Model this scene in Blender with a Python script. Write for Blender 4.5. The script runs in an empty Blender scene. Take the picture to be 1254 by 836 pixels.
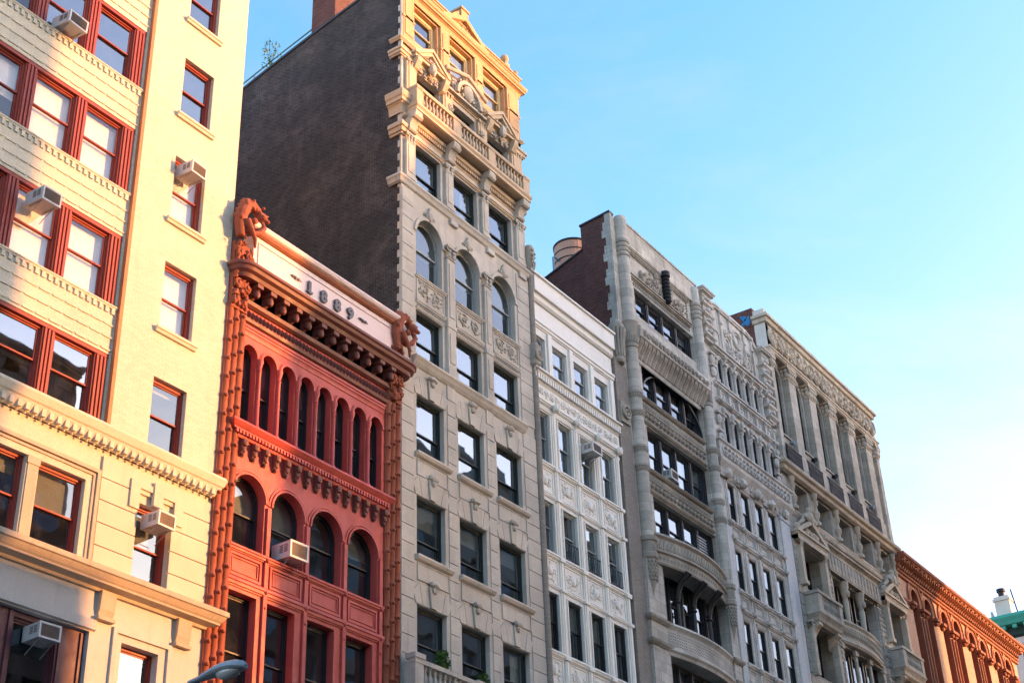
import bpy, bmesh, math, random
import numpy as np
from mathutils import Vector, Matrix
R=random.Random(7)
sc=bpy.context.scene; COL=sc.collection
PI=math.pi; sin=math.sin; cos=math.cos

# ------------------------------------------------------------------ materials
def newmat(name):
    m=bpy.data.materials.new(name); m.use_nodes=True; nt=m.node_tree; nt.nodes.clear()
    return m,nt
def N(nt,t,**k):
    n=nt.nodes.new(t)
    for a,b in k.items(): setattr(n,a,b)
    return n
def mth(nt,op,a,b=None,c=None,clamp=False):
    n=N(nt,'ShaderNodeMath',operation=op); n.use_clamp=clamp
    for i,v in enumerate((a,b,c)):
        if v is None: continue
        if isinstance(v,(int,float)): n.inputs[i].default_value=v
        else: nt.links.new(v,n.inputs[i])
    return n.outputs[0]
def mixc(nt,fac,a,b,mode='MIX'):
    n=N(nt,'ShaderNodeMix',data_type='RGBA',blend_type=mode)
    for i,v in ((0,fac),(6,a),(7,b)):
        if isinstance(v,(int,float)): n.inputs[i].default_value=v
        elif isinstance(v,tuple): n.inputs[i].default_value=(*v[:3],1)
        else: nt.links.new(v,n.inputs[i])
    return n.outputs[2]
def noise(nt,vec,scale,detail=4,rough=.55,dist=0):
    n=N(nt,'ShaderNodeTexNoise'); n.inputs['Scale'].default_value=scale; n.inputs['Detail'].default_value=detail
    n.inputs['Roughness'].default_value=rough; n.inputs['Distortion'].default_value=dist
    nt.links.new(vec,n.inputs['Vector']); return n.outputs['Fac']
def ramp(nt,v,a,b,lo=0.,hi=1.):
    n=N(nt,'ShaderNodeMapRange'); n.inputs[1].default_value=a; n.inputs[2].default_value=b
    n.inputs[3].default_value=lo; n.inputs[4].default_value=hi; nt.links.new(v,n.inputs[0]); return n.outputs[0]
def surf(name,col,alt=None,dark=None,rough=.85,brick=None,bump=.4,var=.25,streak=.3,fine=18.,spec=.3,obj=False,metal=0,stain=.35):
    """weathered masonry / paint: patches, streaks, grain and optional brick or ashlar courses"""
    m,nt=newmat(name); L=nt.links.new
    out=N(nt,'ShaderNodeOutputMaterial'); b=N(nt,'ShaderNodeBsdfPrincipled')
    L(b.outputs[0],out.inputs[0])
    if obj: pos=N(nt,'ShaderNodeTexCoord').outputs['Object']
    else: pos=N(nt,'ShaderNodeNewGeometry').outputs['Position']
    alt=alt or tuple(c*.72 for c in col); dark=dark or tuple(c*.38 for c in col)
    big=noise(nt,pos,.45,5,.6,.4)
    c=mixc(nt,ramp(nt,big,.35,.68,0,var*2.2),col,alt)
    mid=noise(nt,pos,2.6,5,.62,.3)
    c=mixc(nt,ramp(nt,mid,.42,.75,0,var*1.4),c,alt)
    mp=N(nt,'ShaderNodeVectorMath',operation='MULTIPLY'); L(pos,mp.inputs[0]); mp.inputs[1].default_value=(3.1,3.1,.22)
    st=noise(nt,mp.outputs[0],1.,5,.65,.2)
    c=mixc(nt,ramp(nt,st,.54,.80,0,streak),c,dark)
    sp=noise(nt,pos,6.5,6,.7)
    c=mixc(nt,ramp(nt,sp,.58,.80,0,stain),c,dark)
    fn=noise(nt,pos,fine*2.2,3,.6)
    hgt=mth(nt,'MULTIPLY',fn,.5); hgt=mth(nt,'ADD',hgt,mth(nt,'MULTIPLY',mid,.8))
    c=mixc(nt,1.,c,ramp(nt,fn,.3,.7,.86,1.12),'MULTIPLY')
    if brick:
        sx=N(nt,'ShaderNodeSeparateXYZ'); L(pos,sx.inputs[0])
        cb=N(nt,'ShaderNodeCombineXYZ'); L(mth(nt,'ADD',sx.outputs[0],sx.outputs[1]),cb.inputs[0]); L(sx.outputs[2],cb.inputs[1])
        bt=N(nt,'ShaderNodeTexBrick'); L(cb.outputs[0],bt.inputs[0])
        bt.inputs['Scale'].default_value=1; bt.inputs['Brick Width'].default_value=brick[0]; bt.inputs['Row Height'].default_value=brick[1]
        bt.inputs['Mortar Size'].default_value=brick[2]; bt.inputs['Mortar Smooth'].default_value=.3
        bt.inputs['Color1'].default_value=(1,1,1,1); bt.inputs['Color2'].default_value=(brick[3],)*3+(1,); bt.inputs['Mortar'].default_value=(brick[4],)*3+(1,)
        c=mixc(nt,1.,c,bt.outputs['Color'],'MULTIPLY')
        hgt=mth(nt,'SUBTRACT',hgt,mth(nt,'MULTIPLY',bt.outputs['Fac'],1.4))
    L(c,b.inputs['Base Color'])
    L(ramp(nt,mid,.3,.7,max(0,rough-.12),min(1,rough+.1)),b.inputs['Roughness'])
    b.inputs['Specular IOR Level'].default_value=spec; b.inputs['Metallic'].default_value=metal
    bp=N(nt,'ShaderNodeBump'); bp.inputs['Strength'].default_value=bump; bp.inputs['Distance'].default_value=.02
    L(hgt,bp.inputs['Height']); L(bp.outputs[0],b.inputs['Normal'])
    return m
def glass_mat(name,ior=2.5,tint=(.62,.68,.66),wave=.10):
    m,nt=newmat(name); L=nt.links.new
    out=N(nt,'ShaderNodeOutputMaterial'); mx=N(nt,'ShaderNodeMixShader'); tr=N(nt,'ShaderNodeBsdfTransparent'); gl=N(nt,'ShaderNodeBsdfGlossy')
    tr.inputs[0].default_value=(*tint,1); gl.inputs['Roughness'].default_value=.015; gl.inputs[0].default_value=(.66,.80,.90,1)
    fr=N(nt,'ShaderNodeFresnel'); bf=N(nt,'ShaderNodeNewGeometry').outputs['Backfacing']; L(ramp(nt,bf,0.,1.,ior,1./ior),fr.inputs[0])
    pos=N(nt,'ShaderNodeNewGeometry').outputs['Position']
    h=noise(nt,pos,.8,0,.3); h2=noise(nt,pos,2.2,0,.3)
    bp=N(nt,'ShaderNodeBump'); bp.inputs['Strength'].default_value=wave; bp.inputs['Distance'].default_value=.035
    L(mth(nt,'ADD',h,mth(nt,'MULTIPLY',h2,.25)),bp.inputs['Height'])
    L(bp.outputs[0],gl.inputs['Normal'])
    dirt=noise(nt,pos,2.2,5,.7)
    dif=N(nt,'ShaderNodeBsdfDiffuse'); dif.inputs[0].default_value=(.35,.34,.31,1)
    m2=N(nt,'ShaderNodeMixShader'); L(ramp(nt,dirt,.45,.9,.015,.16),m2.inputs[0]); L(tr.outputs[0],m2.inputs[1]); L(dif.outputs[0],m2.inputs[2])
    L(fr.outputs[0],mx.inputs[0]); L(m2.outputs[0],mx.inputs[1]); L(gl.outputs[0],mx.inputs[2]); L(mx.outputs[0],out.inputs[0])
    return m
M={}
def col(name,c,rough=.6,spec=.4,metal=0,var=.15,**k): M[name]=surf(name,c,rough=rough,spec=spec,metal=metal,var=var,**k); return M[name]
M['cream']=surf('cream_brick',(.72,.665,.52),alt=(.62,.565,.44),dark=(.33,.29,.22),brick=(.23,.078,.007,.88,.74),streak=.22,stain=.14,var=.26,bump=.35)
M['cream_lower']=surf('cream_ashlar',(.68,.61,.46),alt=(.57,.50,.38),dark=(.28,.24,.19),streak=.25,stain=.18,var=.24,bump=.3)
M['ledge_stone']=surf('ledge_stone',(.55,.46,.34),alt=(.42,.35,.26),streak=.4,stain=.3)
M['grey_stone']=surf('base_stone',(.62,.59,.53),alt=(.50,.475,.43),streak=.35,stain=.25)
col('red_frame',(.34,.055,.035),rough=.5,streak=.25,stain=.1); col('purple_frame',(.13,.035,.045),rough=.5)
col('seam_rust',(.50,.20,.08)); 
M['red']=surf('red_paint',(.60,.105,.085),alt=(.45,.068,.055),dark=(.17,.035,.03),rough=.55,spec=.35,streak=.5,stain=.34,var=.4,bump=.35)
M['terra']=surf('terracotta',(.34,.10,.055),alt=(.24,.072,.042),dark=(.09,.03,.02),streak=.45,stain=.35,bump=.6)
M['pinkwhite']=surf('pale_painted_metal',(.80,.62,.58),alt=(.72,.55,.52),rough=.42,spec=.5,streak=.16,stain=.10,var=.14,bump=.12)
M['bronze']=surf('brown_cornice_metal',(.17,.06,.045),alt=(.22,.085,.065),rough=.55,spec=.3,streak=.3,bump=.2)
M['lime']=surf('limestone',(.66,.60,.51),alt=(.53,.48,.41),dark=(.22,.20,.17),brick=(1.05,.608,.004,.84,.8),streak=.55,stain=.38,var=.38,bump=.4)
M['attic_sun_tint']=surf('sun_tinted_attic_stone',(.60,.375,.20),alt=(.50,.31,.165),streak=.35,stain=.3,var=.3,bump=.4)  # attic stone with the orange of the low sun painted into its colour
M['lime_sun_tint']=surf('sun_tinted_limestone',(.60,.455,.31),alt=(.47,.36,.25),dark=(.19,.155,.12),streak=.4,stain=.35,var=.3,bump=.4)  # limestone of the balcony stage, sun glow mixed into the base colour
M['lime_carved']=surf('carved_limestone',(.58,.52,.435),alt=(.40,.36,.30),dark=(.14,.125,.105),streak=.5,stain=.5,var=.35,bump=.7)
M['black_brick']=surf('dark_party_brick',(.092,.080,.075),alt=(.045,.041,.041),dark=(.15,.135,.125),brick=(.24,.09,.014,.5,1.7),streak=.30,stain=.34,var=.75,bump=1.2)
M['white']=surf('white_glazed_terracotta',(.88,.84,.75),alt=(.80,.755,.66),dark=(.50,.45,.37),rough=.5,spec=.4,streak=.34,stain=.22,var=.25,bump=.2)
M['tan_brick']=surf('tan_brick',(.36,.315,.265),alt=(.27,.235,.195),brick=(.22,.085,.012,.8,.7),streak=.3,stain=.3)
M['b5']=surf('mottled_limestone',(.78,.72,.62),alt=(.48,.44,.37),dark=(.17,.155,.13),brick=(.9,.42,.010,.74,.5),streak=.75,stain=.6,var=.5,bump=.5)
M['b5c']=surf('mottled_carved',(.47,.42,.345),alt=(.27,.24,.195),dark=(.075,.067,.055),streak=.6,stain=.6,var=.4,bump=.8)
M['b5brick']=surf('brown_party_brick',(.17,.075,.058),alt=(.11,.052,.043),dark=(.22,.14,.115),brick=(.22,.085,.012,.6,1.35),streak=.25,stain=.3,var=.4,bump=.8)
M['b6']=surf('grey_terracotta',(.76,.71,.63),alt=(.56,.525,.47),dark=(.18,.17,.15),brick=(.8,.45,.006,.84,.7),streak=.7,stain=.6,var=.45,bump=.55)
M['b6p']=surf('pale_painted_brick',(.74,.74,.72),alt=(.64,.64,.63),brick=(.22,.085,.01,.92,.8),streak=.4,stain=.3)
M['b7']=surf('buff_stone',(.66,.60,.50),alt=(.43,.39,.32),dark=(.13,.115,.09),brick=(1.1,.5,.010,.76,.5),streak=.72,stain=.55,var=.45,bump=.5)
M['b7c']=surf('buff_carved',(.66,.56,.43),alt=(.42,.35,.265),dark=(.10,.085,.065),streak=.5,stain=.5,var=.35,bump=.8)
M['b8']=surf('salmon_brick',(.56,.35,.25),alt=(.47,.29,.205),brick=(.22,.08,.008,.85,.8),streak=.25,stain=.2)
M['b8r']=surf('rust_terracotta',(.34,.12,.062),alt=(.25,.085,.045),streak=.4,stain=.35,bump=.7)
M['stonelight']=surf('pale_stone',(.68,.63,.55),streak=.3,stain=.2)
M['copper']=surf('green_copper',(.05,.36,.28),alt=(.03,.28,.22),rough=.6,streak=.3)
M['graffiti']=surf('blue_paint',(.02,.17,.42),alt=(.04,.25,.45),rough=.7)
M['b8m']=surf('rust_red_brick',(.46,.20,.115),alt=(.37,.155,.09),streak=.3,stain=.25,bump=.5)
M['opp1']=surf('brown_brick',(.20,.12,.09),brick=(.22,.085,.012,.8,.8)); M['opp2']=surf('buff_brick',(.36,.30,.23)); M['opp3']=surf('grey_masonry',(.30,.29,.28))
col('dark_frame',(.030,.028,.028),rough=.45,streak=.1); col('green_frame',(.022,.030,.028),rough=.4,streak=.1); col('grey_frame',(.42,.42,.40),rough=.5)
col('iron',(.022,.024,.027),rough=.6,spec=.25,streak=.05,stain=.05); col('bluedark',(.035,.04,.05),rough=.45)
col('yellow_frame',(.62,.48,.26)); col('tank_wood',(.42,.24,.165),streak=.5,stain=.3); col('steel_blue',(.10,.25,.36),rough=.5)
M['ac_white']=surf('appliance_enamel',(.66,.65,.62),rough=.4,spec=.5,obj=True,streak=.3,stain=.2,bump=.05)
M['ac_dark']=surf('appliance_grille',(.19,.15,.13),rough=.6,obj=True,bump=.1); 
M['acb']=surf('appliance_brace',(.45,.42,.38),rough=.5,obj=True)
M['lampgrey']=surf('lamp_housing',(.33,.38,.42),rough=.35,spec=.6,bump=.05,streak=.2,stain=.1)
M['lens']=surf('lamp_lens',(.42,.42,.40),rough=.2,spec=.7,bump=.1)
M['roof']=surf('roof_tar',(.06,.06,.06)); M['asphalt']=surf('asphalt',(.05,.05,.052),rough=.9,fine=40); M['walk']=surf('concrete_walk',(.32,.31,.29),brick=(1.5,1.5,.015,.95,.6))
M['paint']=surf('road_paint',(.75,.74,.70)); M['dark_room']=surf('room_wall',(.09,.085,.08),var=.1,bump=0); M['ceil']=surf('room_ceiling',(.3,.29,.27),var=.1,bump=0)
M['blind']=surf('window_shade_fabric',(.50,.46,.40),streak=.1,stain=.04,bump=.1,var=.1)
M['blindg']=surf('grey_shade_fabric',(.32,.31,.29),streak=.1,stain=.04,bump=.1,var=.1)
M['leaf']=surf('leaf_green',(.06,.14,.02),alt=(.10,.18,.03),rough=.6,bump=0); M['numeral']=surf('grey_numeral',(.16,.15,.16),rough=.45,bump=.05)
M['digit_edge']=M['numeral']
M['glass_b1']=glass_mat('plate_window_glass',ior=1.9,tint=(.97,.97,.97)); M['blindw']=surf('white_shade_fabric',(.80,.76,.70),streak=.1,stain=.04,bump=.1,var=.1)
M['glass']=glass_mat('window_glass',tint=(.8,.83,.82)); M['glass_old']=glass_mat('old_window_glass',ior=1.9,wave=.16); M['glass_dark']=glass_mat('dark_window_glass',ior=2.3,tint=(.6,.66,.64),wave=.16)
M['glass_hi']=glass_mat('reflective_window_glass',ior=3.6,wave=.10)

# ------------------------------------------------------------------ geometry collector
class G:
    def __init__(s): s.v=[]; s.f=[]
    def add(s,vs,fs):
        n=len(s.v); s.v+=[tuple(p) for p in vs]; s.f+=[tuple(i+n for i in f) for f in fs]; return s
    def quad(s,a,b,c,d): return s.add((a,b,c,d),((0,1,2,3),))
    def box(s,x0,x1,y0,y1,z0,z1):
        return s.add([(x,y,z) for x in (x0,x1) for y in (y0,y1) for z in (z0,z1)],
            ((0,1,3,2),(4,6,7,5),(0,4,5,1),(2,3,7,6),(0,2,6,4),(1,5,7,3)))
    def prism(s,poly,y0,y1):      # polygon in XZ, extruded along Y
        n=len(poly); s.add([(x,y0,z) for x,z in poly]+[(x,y1,z) for x,z in poly],
            [tuple(range(n)),tuple(range(2*n-1,n-1,-1))]+[(i,i+n,(i+1)%n+n,(i+1)%n) for i in range(n)]); return s
    def prismx(s,poly,x0,x1):     # polygon in YZ, extruded along X
        n=len(poly); s.add([(x0,y,z) for y,z in poly]+[(x1,y,z) for y,z in poly],
            [tuple(range(n)),tuple(range(2*n-1,n-1,-1))]+[(i,i+n,(i+1)%n+n,(i+1)%n) for i in range(n)]); return s
    def sweep(s,path,prof,caps=True):
        P=[Vector((p[0],p[1])) for p in path]; k=len(prof); base=len(s.v)
        for i,p in enumerate(P):
            ds=[]
            if i>0: ds.append((P[i]-P[i-1]).normalized())
            if i<len(P)-1: ds.append((P[i+1]-P[i]).normalized())
            ns=[Vector((d.y,-d.x)) for d in ds]
            if len(ns)==2:
                n=(ns[0]+ns[1]); n=n/max(.3,(1+ns[0].dot(ns[1])))
            else: n=ns[0]
            for o,z in prof: s.v.append((p.x+n.x*o,p.y+n.y*o,z))
        for i in range(len(P)-1):
            for j in range(k-1):
                a=base+i*k+j; s.f.append((a,a+1,a+1+k,a+k))
        if caps:
            s.f.append(tuple(range(base,base+k))); s.f.append(tuple(range(base+(len(P)-1)*k+k-1,base+(len(P)-1)*k-1,-1)))
        return s
    def mould(s,x0,x1,prof,y=0): return s.sweep([(x0,y),(x1,y)],prof)
    def tube(s,pts,r,n=6,sy=1.):
        P=[Vector(p) for p in pts]; m=len(P); base=len(s.v)
        rr=r if isinstance(r,(list,tuple)) else [r]*m
        ref=Vector((0,1,0))
        for i,p in enumerate(P):
            d=(P[min(i+1,m-1)]-P[max(i-1,0)])
            d=d.normalized() if d.length>1e-9 else Vector((0,0,1))
            a=d.cross(ref)
            if a.length<.05: a=d.cross(Vector((1,0,0)))
            a.normalize(); b=d.cross(a).normalized()
            for j in range(n):
                t=2*PI*j/n; q=p+a*cos(t)*rr[i]+b*sin(t)*rr[i]*sy; s.v.append(tuple(q))
        for i in range(m-1):
            for j in range(n):
                a=base+i*n+j; b2=base+i*n+(j+1)%n; s.f.append((a,b2,b2+n,a+n))
        s.f.append(tuple(range(base+n-1,base-1,-1))); s.f.append(tuple(range(base+(m-1)*n,base+m*n))); return s
    def lathe(s,cx,cy,prof,n=12,a0=0.,a1=2*PI):
        full=abs(a1-a0-2*PI)<1e-6; k=n if full else n+1; base=len(s.v); m=len(prof)
        for r,z in prof:
            for j in range(k):
                t=a0+(a1-a0)*j/n; s.v.append((cx+r*cos(t),cy+r*sin(t),z))
        for i in range(m-1):
            for j in range(n):
                a=base+i*k+j; b=base+i*k+(j+1)%k; s.f.append((a,b,b+k,a+k))
        if full:
            s.f.append(tuple(range(base+k-1,base-1,-1))); s.f.append(tuple(range(base+(m-1)*k,base+m*k)))
        return s
    def blob(s,c,r,n=7,m=5,jit=0.):
        base=len(s.v); rx,ry,rz=(r,r,r) if isinstance(r,(int,float)) else r
        for i in range(m+1):
            ph=PI*i/m
            for j in range(n):
                t=2*PI*j/n; k=1+R.uniform(-jit,jit)
                s.v.append((c[0]+rx*k*sin(ph)*cos(t),c[1]+ry*k*sin(ph)*sin(t),c[2]+rz*k*cos(ph)))
        for i in range(m):
            for j in range(n):
                a=base+i*n+j; b=base+i*n+(j+1)%n; s.f.append((a,b,b+n,a+n))
        return s
    def torus(s,c,Rr,r,n=14,k=5,sz=1.):   # ring facing -Y
        return s.tube([(c[0]+Rr*cos(2*PI*i/n),c[1],c[2]+Rr*sz*sin(2*PI*i/n)) for i in range(n+1)],r,k)
    def pyr(s,x0,x1,z0,z1,y,o):
        xm,zm=(x0+x1)/2,(z0+z1)/2
        return s.add([(x0,y,zm),(xm,y,z0),(x1,y,zm),(xm,y,z1),(xm,y-o,zm)],((0,1,4),(1,2,4),(2,3,4),(3,0,4)))
    def pieces(s):
        nv=len(s.v); par=list(range(nv))
        def find(i):
            while par[i]!=i: par[i]=par[par[i]]; i=par[i]
            return i
        key={}
        for i,p in enumerate(s.v):
            k=(round(p[0],4),round(p[1],4),round(p[2],4))
            if k in key: par[find(i)]=find(key[k])
            else: key[k]=i
        for f in s.f:
            a=find(f[0])
            for j in f[1:]: par[find(j)]=a
        root=np.array([find(i) for i in range(nv)]); u,inv=np.unique(root,return_inverse=True); k=len(u)
        if k<2 or k>800: return None
        pts=np.array(s.v); lo=np.full((k,3),1e9); hi=np.full((k,3),-1e9)
        np.minimum.at(lo,inv,pts); np.maximum.at(hi,inv,pts); size=(hi-lo).max(axis=1)
        gap=np.maximum(0,np.maximum(lo[:,None]-hi[None],lo[None]-hi[:,None])); near=np.sqrt((gap**2).sum(axis=2))<=np.maximum(.02,.5*np.maximum(size[:,None],size[None]))
        q=list(range(k))
        def f2(i):
            while q[i]!=i: q[i]=q[q[i]]; i=q[i]
            return i
        for a,b in zip(*np.nonzero(np.triu(near,1))): q[f2(int(a))]=f2(int(b))
        lab=[f2(i) for i in range(k)]; ids=sorted(set(lab))
        if len(ids)<2 or len(ids)>90: return None
        out=[]
        vl=[lab[i] for i in inv]
        for c in ids:
            g=G(); mp={}
            for f in s.f:
                if vl[f[0]]==c:
                    for j in f:
                        if j not in mp: mp[j]=len(g.v); g.v.append(s.v[j])
                    g.f.append(tuple(mp[j] for j in f))
            out.append(g)
        return out
    def build(s,name,mat,parent=None,smooth=False,split=True):
        if split and parent is not None and name not in ('interior','wall','pane','window','ceiling_slab','window_guard','bay_frame'):
            ps=s.pieces()
            if ps:
                if name.endswith('s') and not name.endswith('ss'): name=name[:-1]
                for g in ps: o=g.build(name,mat,parent,smooth,False)
                return o
        me=bpy.data.meshes.new(name)
        off=Vector((0,0,0)); p=parent
        while p is not None: off+=Vector(p.location); p=p.parent
        me.from_pydata([(x-off.x,y-off.y,z-off.z) for x,y,z in s.v],[],s.f)
        me.materials.append(M[mat] if isinstance(mat,str) else mat)
        bm=bmesh.new(); bm.from_mesh(me); bmesh.ops.remove_doubles(bm,verts=bm.verts,dist=1e-5)
        
        if name not in ('pane','window_glass'): bmesh.ops.recalc_face_normals(bm,faces=bm.faces)
        bm.to_mesh(me); bm.free()
        if smooth:
            me.polygons.foreach_set('use_smooth',[True]*len(me.polygons))
            try: me.set_sharp_from_angle(angle=math.radians(38))
            except Exception: pass
        o=bpy.data.objects.new(name,me); COL.objects.link(o); o.parent=parent
        return o
def thing(name,label,cat,loc=(0,0,0),group=None):
    o=bpy.data.objects.new(name,None); o.empty_display_size=.3; COL.objects.link(o); o.location=loc
    o['label']=label; o['category']=cat
    if group: o['group']=group
    return o
def structure(o): o['kind']='structure'; return o

# ------------------------------------------------------------------ architecture helpers
def contour(x0,x1,z0,z1,rise=0,n=14,d=0.):
    x0+=d;x1-=d;z0+=d;z1-=d
    if rise<=0: return [(x0,z0),(x1,z0),(x1,z1),(x0,z1)]
    rise=max(.01,rise-d*.0); sp=z1-rise; xm=(x0+x1)/2; w=(x1-x0)/2
    return [(x0,z0),(x1,z0)]+[(xm+w*cos(PI*i/n),sp+rise*sin(PI*i/n)) for i in range(n+1)]
def wall(g,x0,x1,z0,z1,holes,y=0.,rev=.3):
    """front sheet with openings and their reveals. hole=(x0,x1,z0,z1[,rise])"""
    H=[h if len(h)==5 else (*h,0) for h in holes]
    xs=sorted({round(v,4) for v in [x0,x1]+[c for h in H for c in h[:2] if x0<c<x1]})
    zs=sorted({round(v,4) for v in [z0,z1]+[c for h in H for c in h[2:4] if z0<c<z1]})
    for i in range(len(xs)-1):
        run=None
        for j in range(len(zs)-1):
            xm=(xs[i]+xs[i+1])/2; zm=(zs[j]+zs[j+1])/2
            solid=not any(h[0]<xm<h[1] and h[2]<zm<h[3] for h in H)
            if solid:
                if run is None: run=zs[j]
            if (not solid or j==len(zs)-2) and run is not None:
                top=zs[j+1] if solid else zs[j]
                g.quad((xs[i],y,run),(xs[i+1],y,run),(xs[i+1],y,top),(xs[i],y,top)); run=None
    for h in H:
        c=contour(*h[:4],h[4]); k=len(c)
        for i in range(k):
            a,b=c[i],c[(i+1)%k]; g.quad((a[0],y,a[1]),(a[0],y+rev,a[1]),(b[0],y+rev,b[1]),(b[0],y,b[1]))
        if h[4]>0:
            arc=c[2:]
            for a,b in zip(arc,arc[1:]):
                g.quad((a[0],y,a[1]),(b[0],y,b[1]),(b[0],y,h[3]),(a[0],y,h[3]))
def ring(g,a,b,y0,y1):
    k=len(a); n=len(g.v)
    for c in (a,b):
        for y in (y0,y1):
            g.v+=[(x,y,z) for x,z in c]
    for i in range(k):
        j=(i+1)%k
        g.f+= [(n+i,n+j,n+2*k+j,n+2*k+i),(n+2*k+i,n+2*k+j,n+3*k+j,n+3*k+i),(n+i,n+k+i,n+k+j,n+j),(n+k+i,n+3*k+i,n+3*k+j,n+k+j)]
def shell(g,x0,x1,d,zt,zr=None,left=True,roof=True,y=0.):
    if left: g.quad((x0,y,0),(x0,d,0),(x0,d,zt),(x0,y,zt))
    g.quad((x1,y,0),(x1,d,0),(x1,d,zt),(x1,y,zt)); g.quad((x0,d,0),(x1,d,0),(x1,d,zt),(x0,d,zt))
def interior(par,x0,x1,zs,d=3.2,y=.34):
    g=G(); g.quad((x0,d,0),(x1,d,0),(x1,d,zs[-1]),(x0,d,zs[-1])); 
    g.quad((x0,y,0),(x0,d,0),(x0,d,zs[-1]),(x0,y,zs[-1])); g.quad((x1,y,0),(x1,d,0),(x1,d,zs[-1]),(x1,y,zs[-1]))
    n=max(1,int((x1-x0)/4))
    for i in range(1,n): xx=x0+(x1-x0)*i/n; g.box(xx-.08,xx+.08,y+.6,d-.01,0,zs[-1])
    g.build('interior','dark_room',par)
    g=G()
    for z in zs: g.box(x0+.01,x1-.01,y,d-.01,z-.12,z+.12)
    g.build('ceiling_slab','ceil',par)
def window(par,x0,x1,z0,z1,y=.2,fm='dark_frame',rise=0,fw=.07,glass='glass',blind=None,split=.5,dh=True,sill=None,bm='blind',muntin=0,outer=None,oy=.04,curt=None):
    if curt is None and not blind and fm in ('green_frame','grey_frame','bluedark') and R.random()<.6: curt=R.choice([(.3,.25),(.22,0),(0,.35),(.45,0),(.2,.2)])
    g=G(); yf=y-.02
    ring(g,contour(x0,x1,z0,z1,rise),contour(x0,x1,z0,z1,rise,d=fw),yf-.06,yf+.08)
    xi0,xi1,zi0,zi1=x0+fw,x1-fw,z0+fw,z1-fw; zm=zi0+(zi1-zi0)*split; sw=.045
    ri=max(0,min(rise,(xi1-xi0)/2 if rise else 0)); panes=[]
    if dh:
        ring(g,contour(xi0,xi1,zm-.02,zi1,ri),contour(xi0,xi1,zm-.02,zi1,ri,d=sw),yf-.02,yf+.025)
        ring(g,contour(xi0,xi1,zi0,zm+.03),contour(xi0,xi1,zi0,zm+.03,d=sw),yf+.03,yf+.075)
        panes=[(contour(xi0+.02,xi1-.02,zm,zi1-.02,ri),yf+.005),(contour(xi0+.02,xi1-.02,zi0+.02,zm+.02),yf+.05)]
    else: panes=[(contour(xi0-.01,xi1+.01,zi0-.01,zi1+.01,ri),yf+.02)]
    for k in range(muntin):
        xx=xi0+(xi1-xi0)*(k+1)/(muntin+1); g.box(xx-.03,xx+.03,yf-.01,yf+.04,zi0,zi1)
    w=g.build('window',fm,par)
    p=G()
    for c,yy in panes:
        a=R.gauss(0,.005); b=R.gauss(0,.006); xm=(x0+x1)/2; zc=(z0+z1)/2
        p.add([(x,yy+a*(x-xm)+b*(z-zc),z) for x,z in c],[tuple(range(len(c)))])
    p.build('pane',glass,w)
    if blind:
        b=G(); zb=zi1-(zi1-zi0)*blind; yb=yf+.16
        if rise and blind<1: 
            c=contour(x0,x1,max(zb,z0),z1,rise); b.add([(x,yb,z) for x,z in c],[tuple(range(len(c)))])
        else: b.box(x0+.03,x1-.03,yb,yb+.01,zb,z1-.02)
        b.build('blind',bm,w)
    if curt:
        yb=yf+.22
        for k,fr in enumerate(curt):
            if fr<=0: continue
            w2=(xi1-xi0)*fr; a0=xi0 if k==0 else xi1-w2; n=max(6,int(w2/.035)); b=G(); ph=R.uniform(0,6); zt=zi1-(ri if rise else 0)*.3; zb2=zi0+R.choice([.02,.02,.25])
            pts=[(a0+w2*i/n,yb+.022*sin(ph+i*1.5)+.012*sin(i*.7+ph)) for i in range(n+1)]
            for p,q in zip(pts,pts[1:]): b.quad((p[0],p[1],zb2),(q[0],q[1],zb2),(q[0],q[1],zt),(p[0],p[1],zt))
            b.build('curtain',R.choice(['blindw','blind','blindg']),w,True)
    if sill:
        s=G(); s.mould(x0-sill[0],x1+sill[0],prof_sill(z0-sill[1],z0,sill[2])); s.build('sill',sill[3],w)
    return w
def prof_sill(z0,z1,o):
    h=z1-z0; return [(0,z1),(o,z1),(o,z1-.45*h),(.75*o,z1-.55*h),(.55*o,z0),(0,z0)]
def prof_cor(z0,z1,o):
    h=z1-z0; p=[(0,z1),(o,z1),(o,z1-.12*h)]
    p+=[(o*(.78+.2*cos(t)),z1-h*(.12+.2*sin(t))) for t in (0.,.5,1.,1.57)]
    p+=[(.74*o,z1-.34*h),(.74*o,z1-.5*h),(.5*o,z1-.53*h)]
    p+=[(o*(.16+.32*(1-sin(t))),z1-h*(.56+.3*(1-cos(t)))) for t in (0.,.5,1.,1.57)]
    p+=[(.12*o,z1-.9*h),(.12*o,z0),(0,z0)]
    return p
def prof_str(z0,z1,o):
    h=z1-z0; return [(0,z1),(o*.9,z1),(o,z1-.12*h),(o,z1-.4*h),(.7*o,z1-.45*h),(.65*o,z1-.8*h),(.35*o,z1-.85*h),(.3*o,z0),(0,z0)]
def dentils(g,x0,x1,z0,z1,y,o,p,duty=.55):
    n=max(1,int(round((x1-x0)/p))); q=(x1-x0)/n
    for i in range(n): g.box(x0+i*q+q*(1-duty)/2,x0+i*q+q*(1+duty)/2,y-o,y+.01,z0,z1)
def spiral(g,cx,y,cz,r,s=1,tr=.03,turns=1.4,a0=0.,n=14):
    g.tube([(cx+s*r*(1-.85*i/n)*cos(a0+2*PI*turns*i/n),y-tr*(.6+.8*i/n),cz+r*(1-.85*i/n)*sin(a0+2*PI*turns*i/n)) for i in range(n+1)],[tr*(1-.4*i/n) for i in range(n+1)],5)
    g.blob((cx,y-tr,cz),(tr*1.7,tr*1.6,tr*1.7),6,4)
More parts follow.
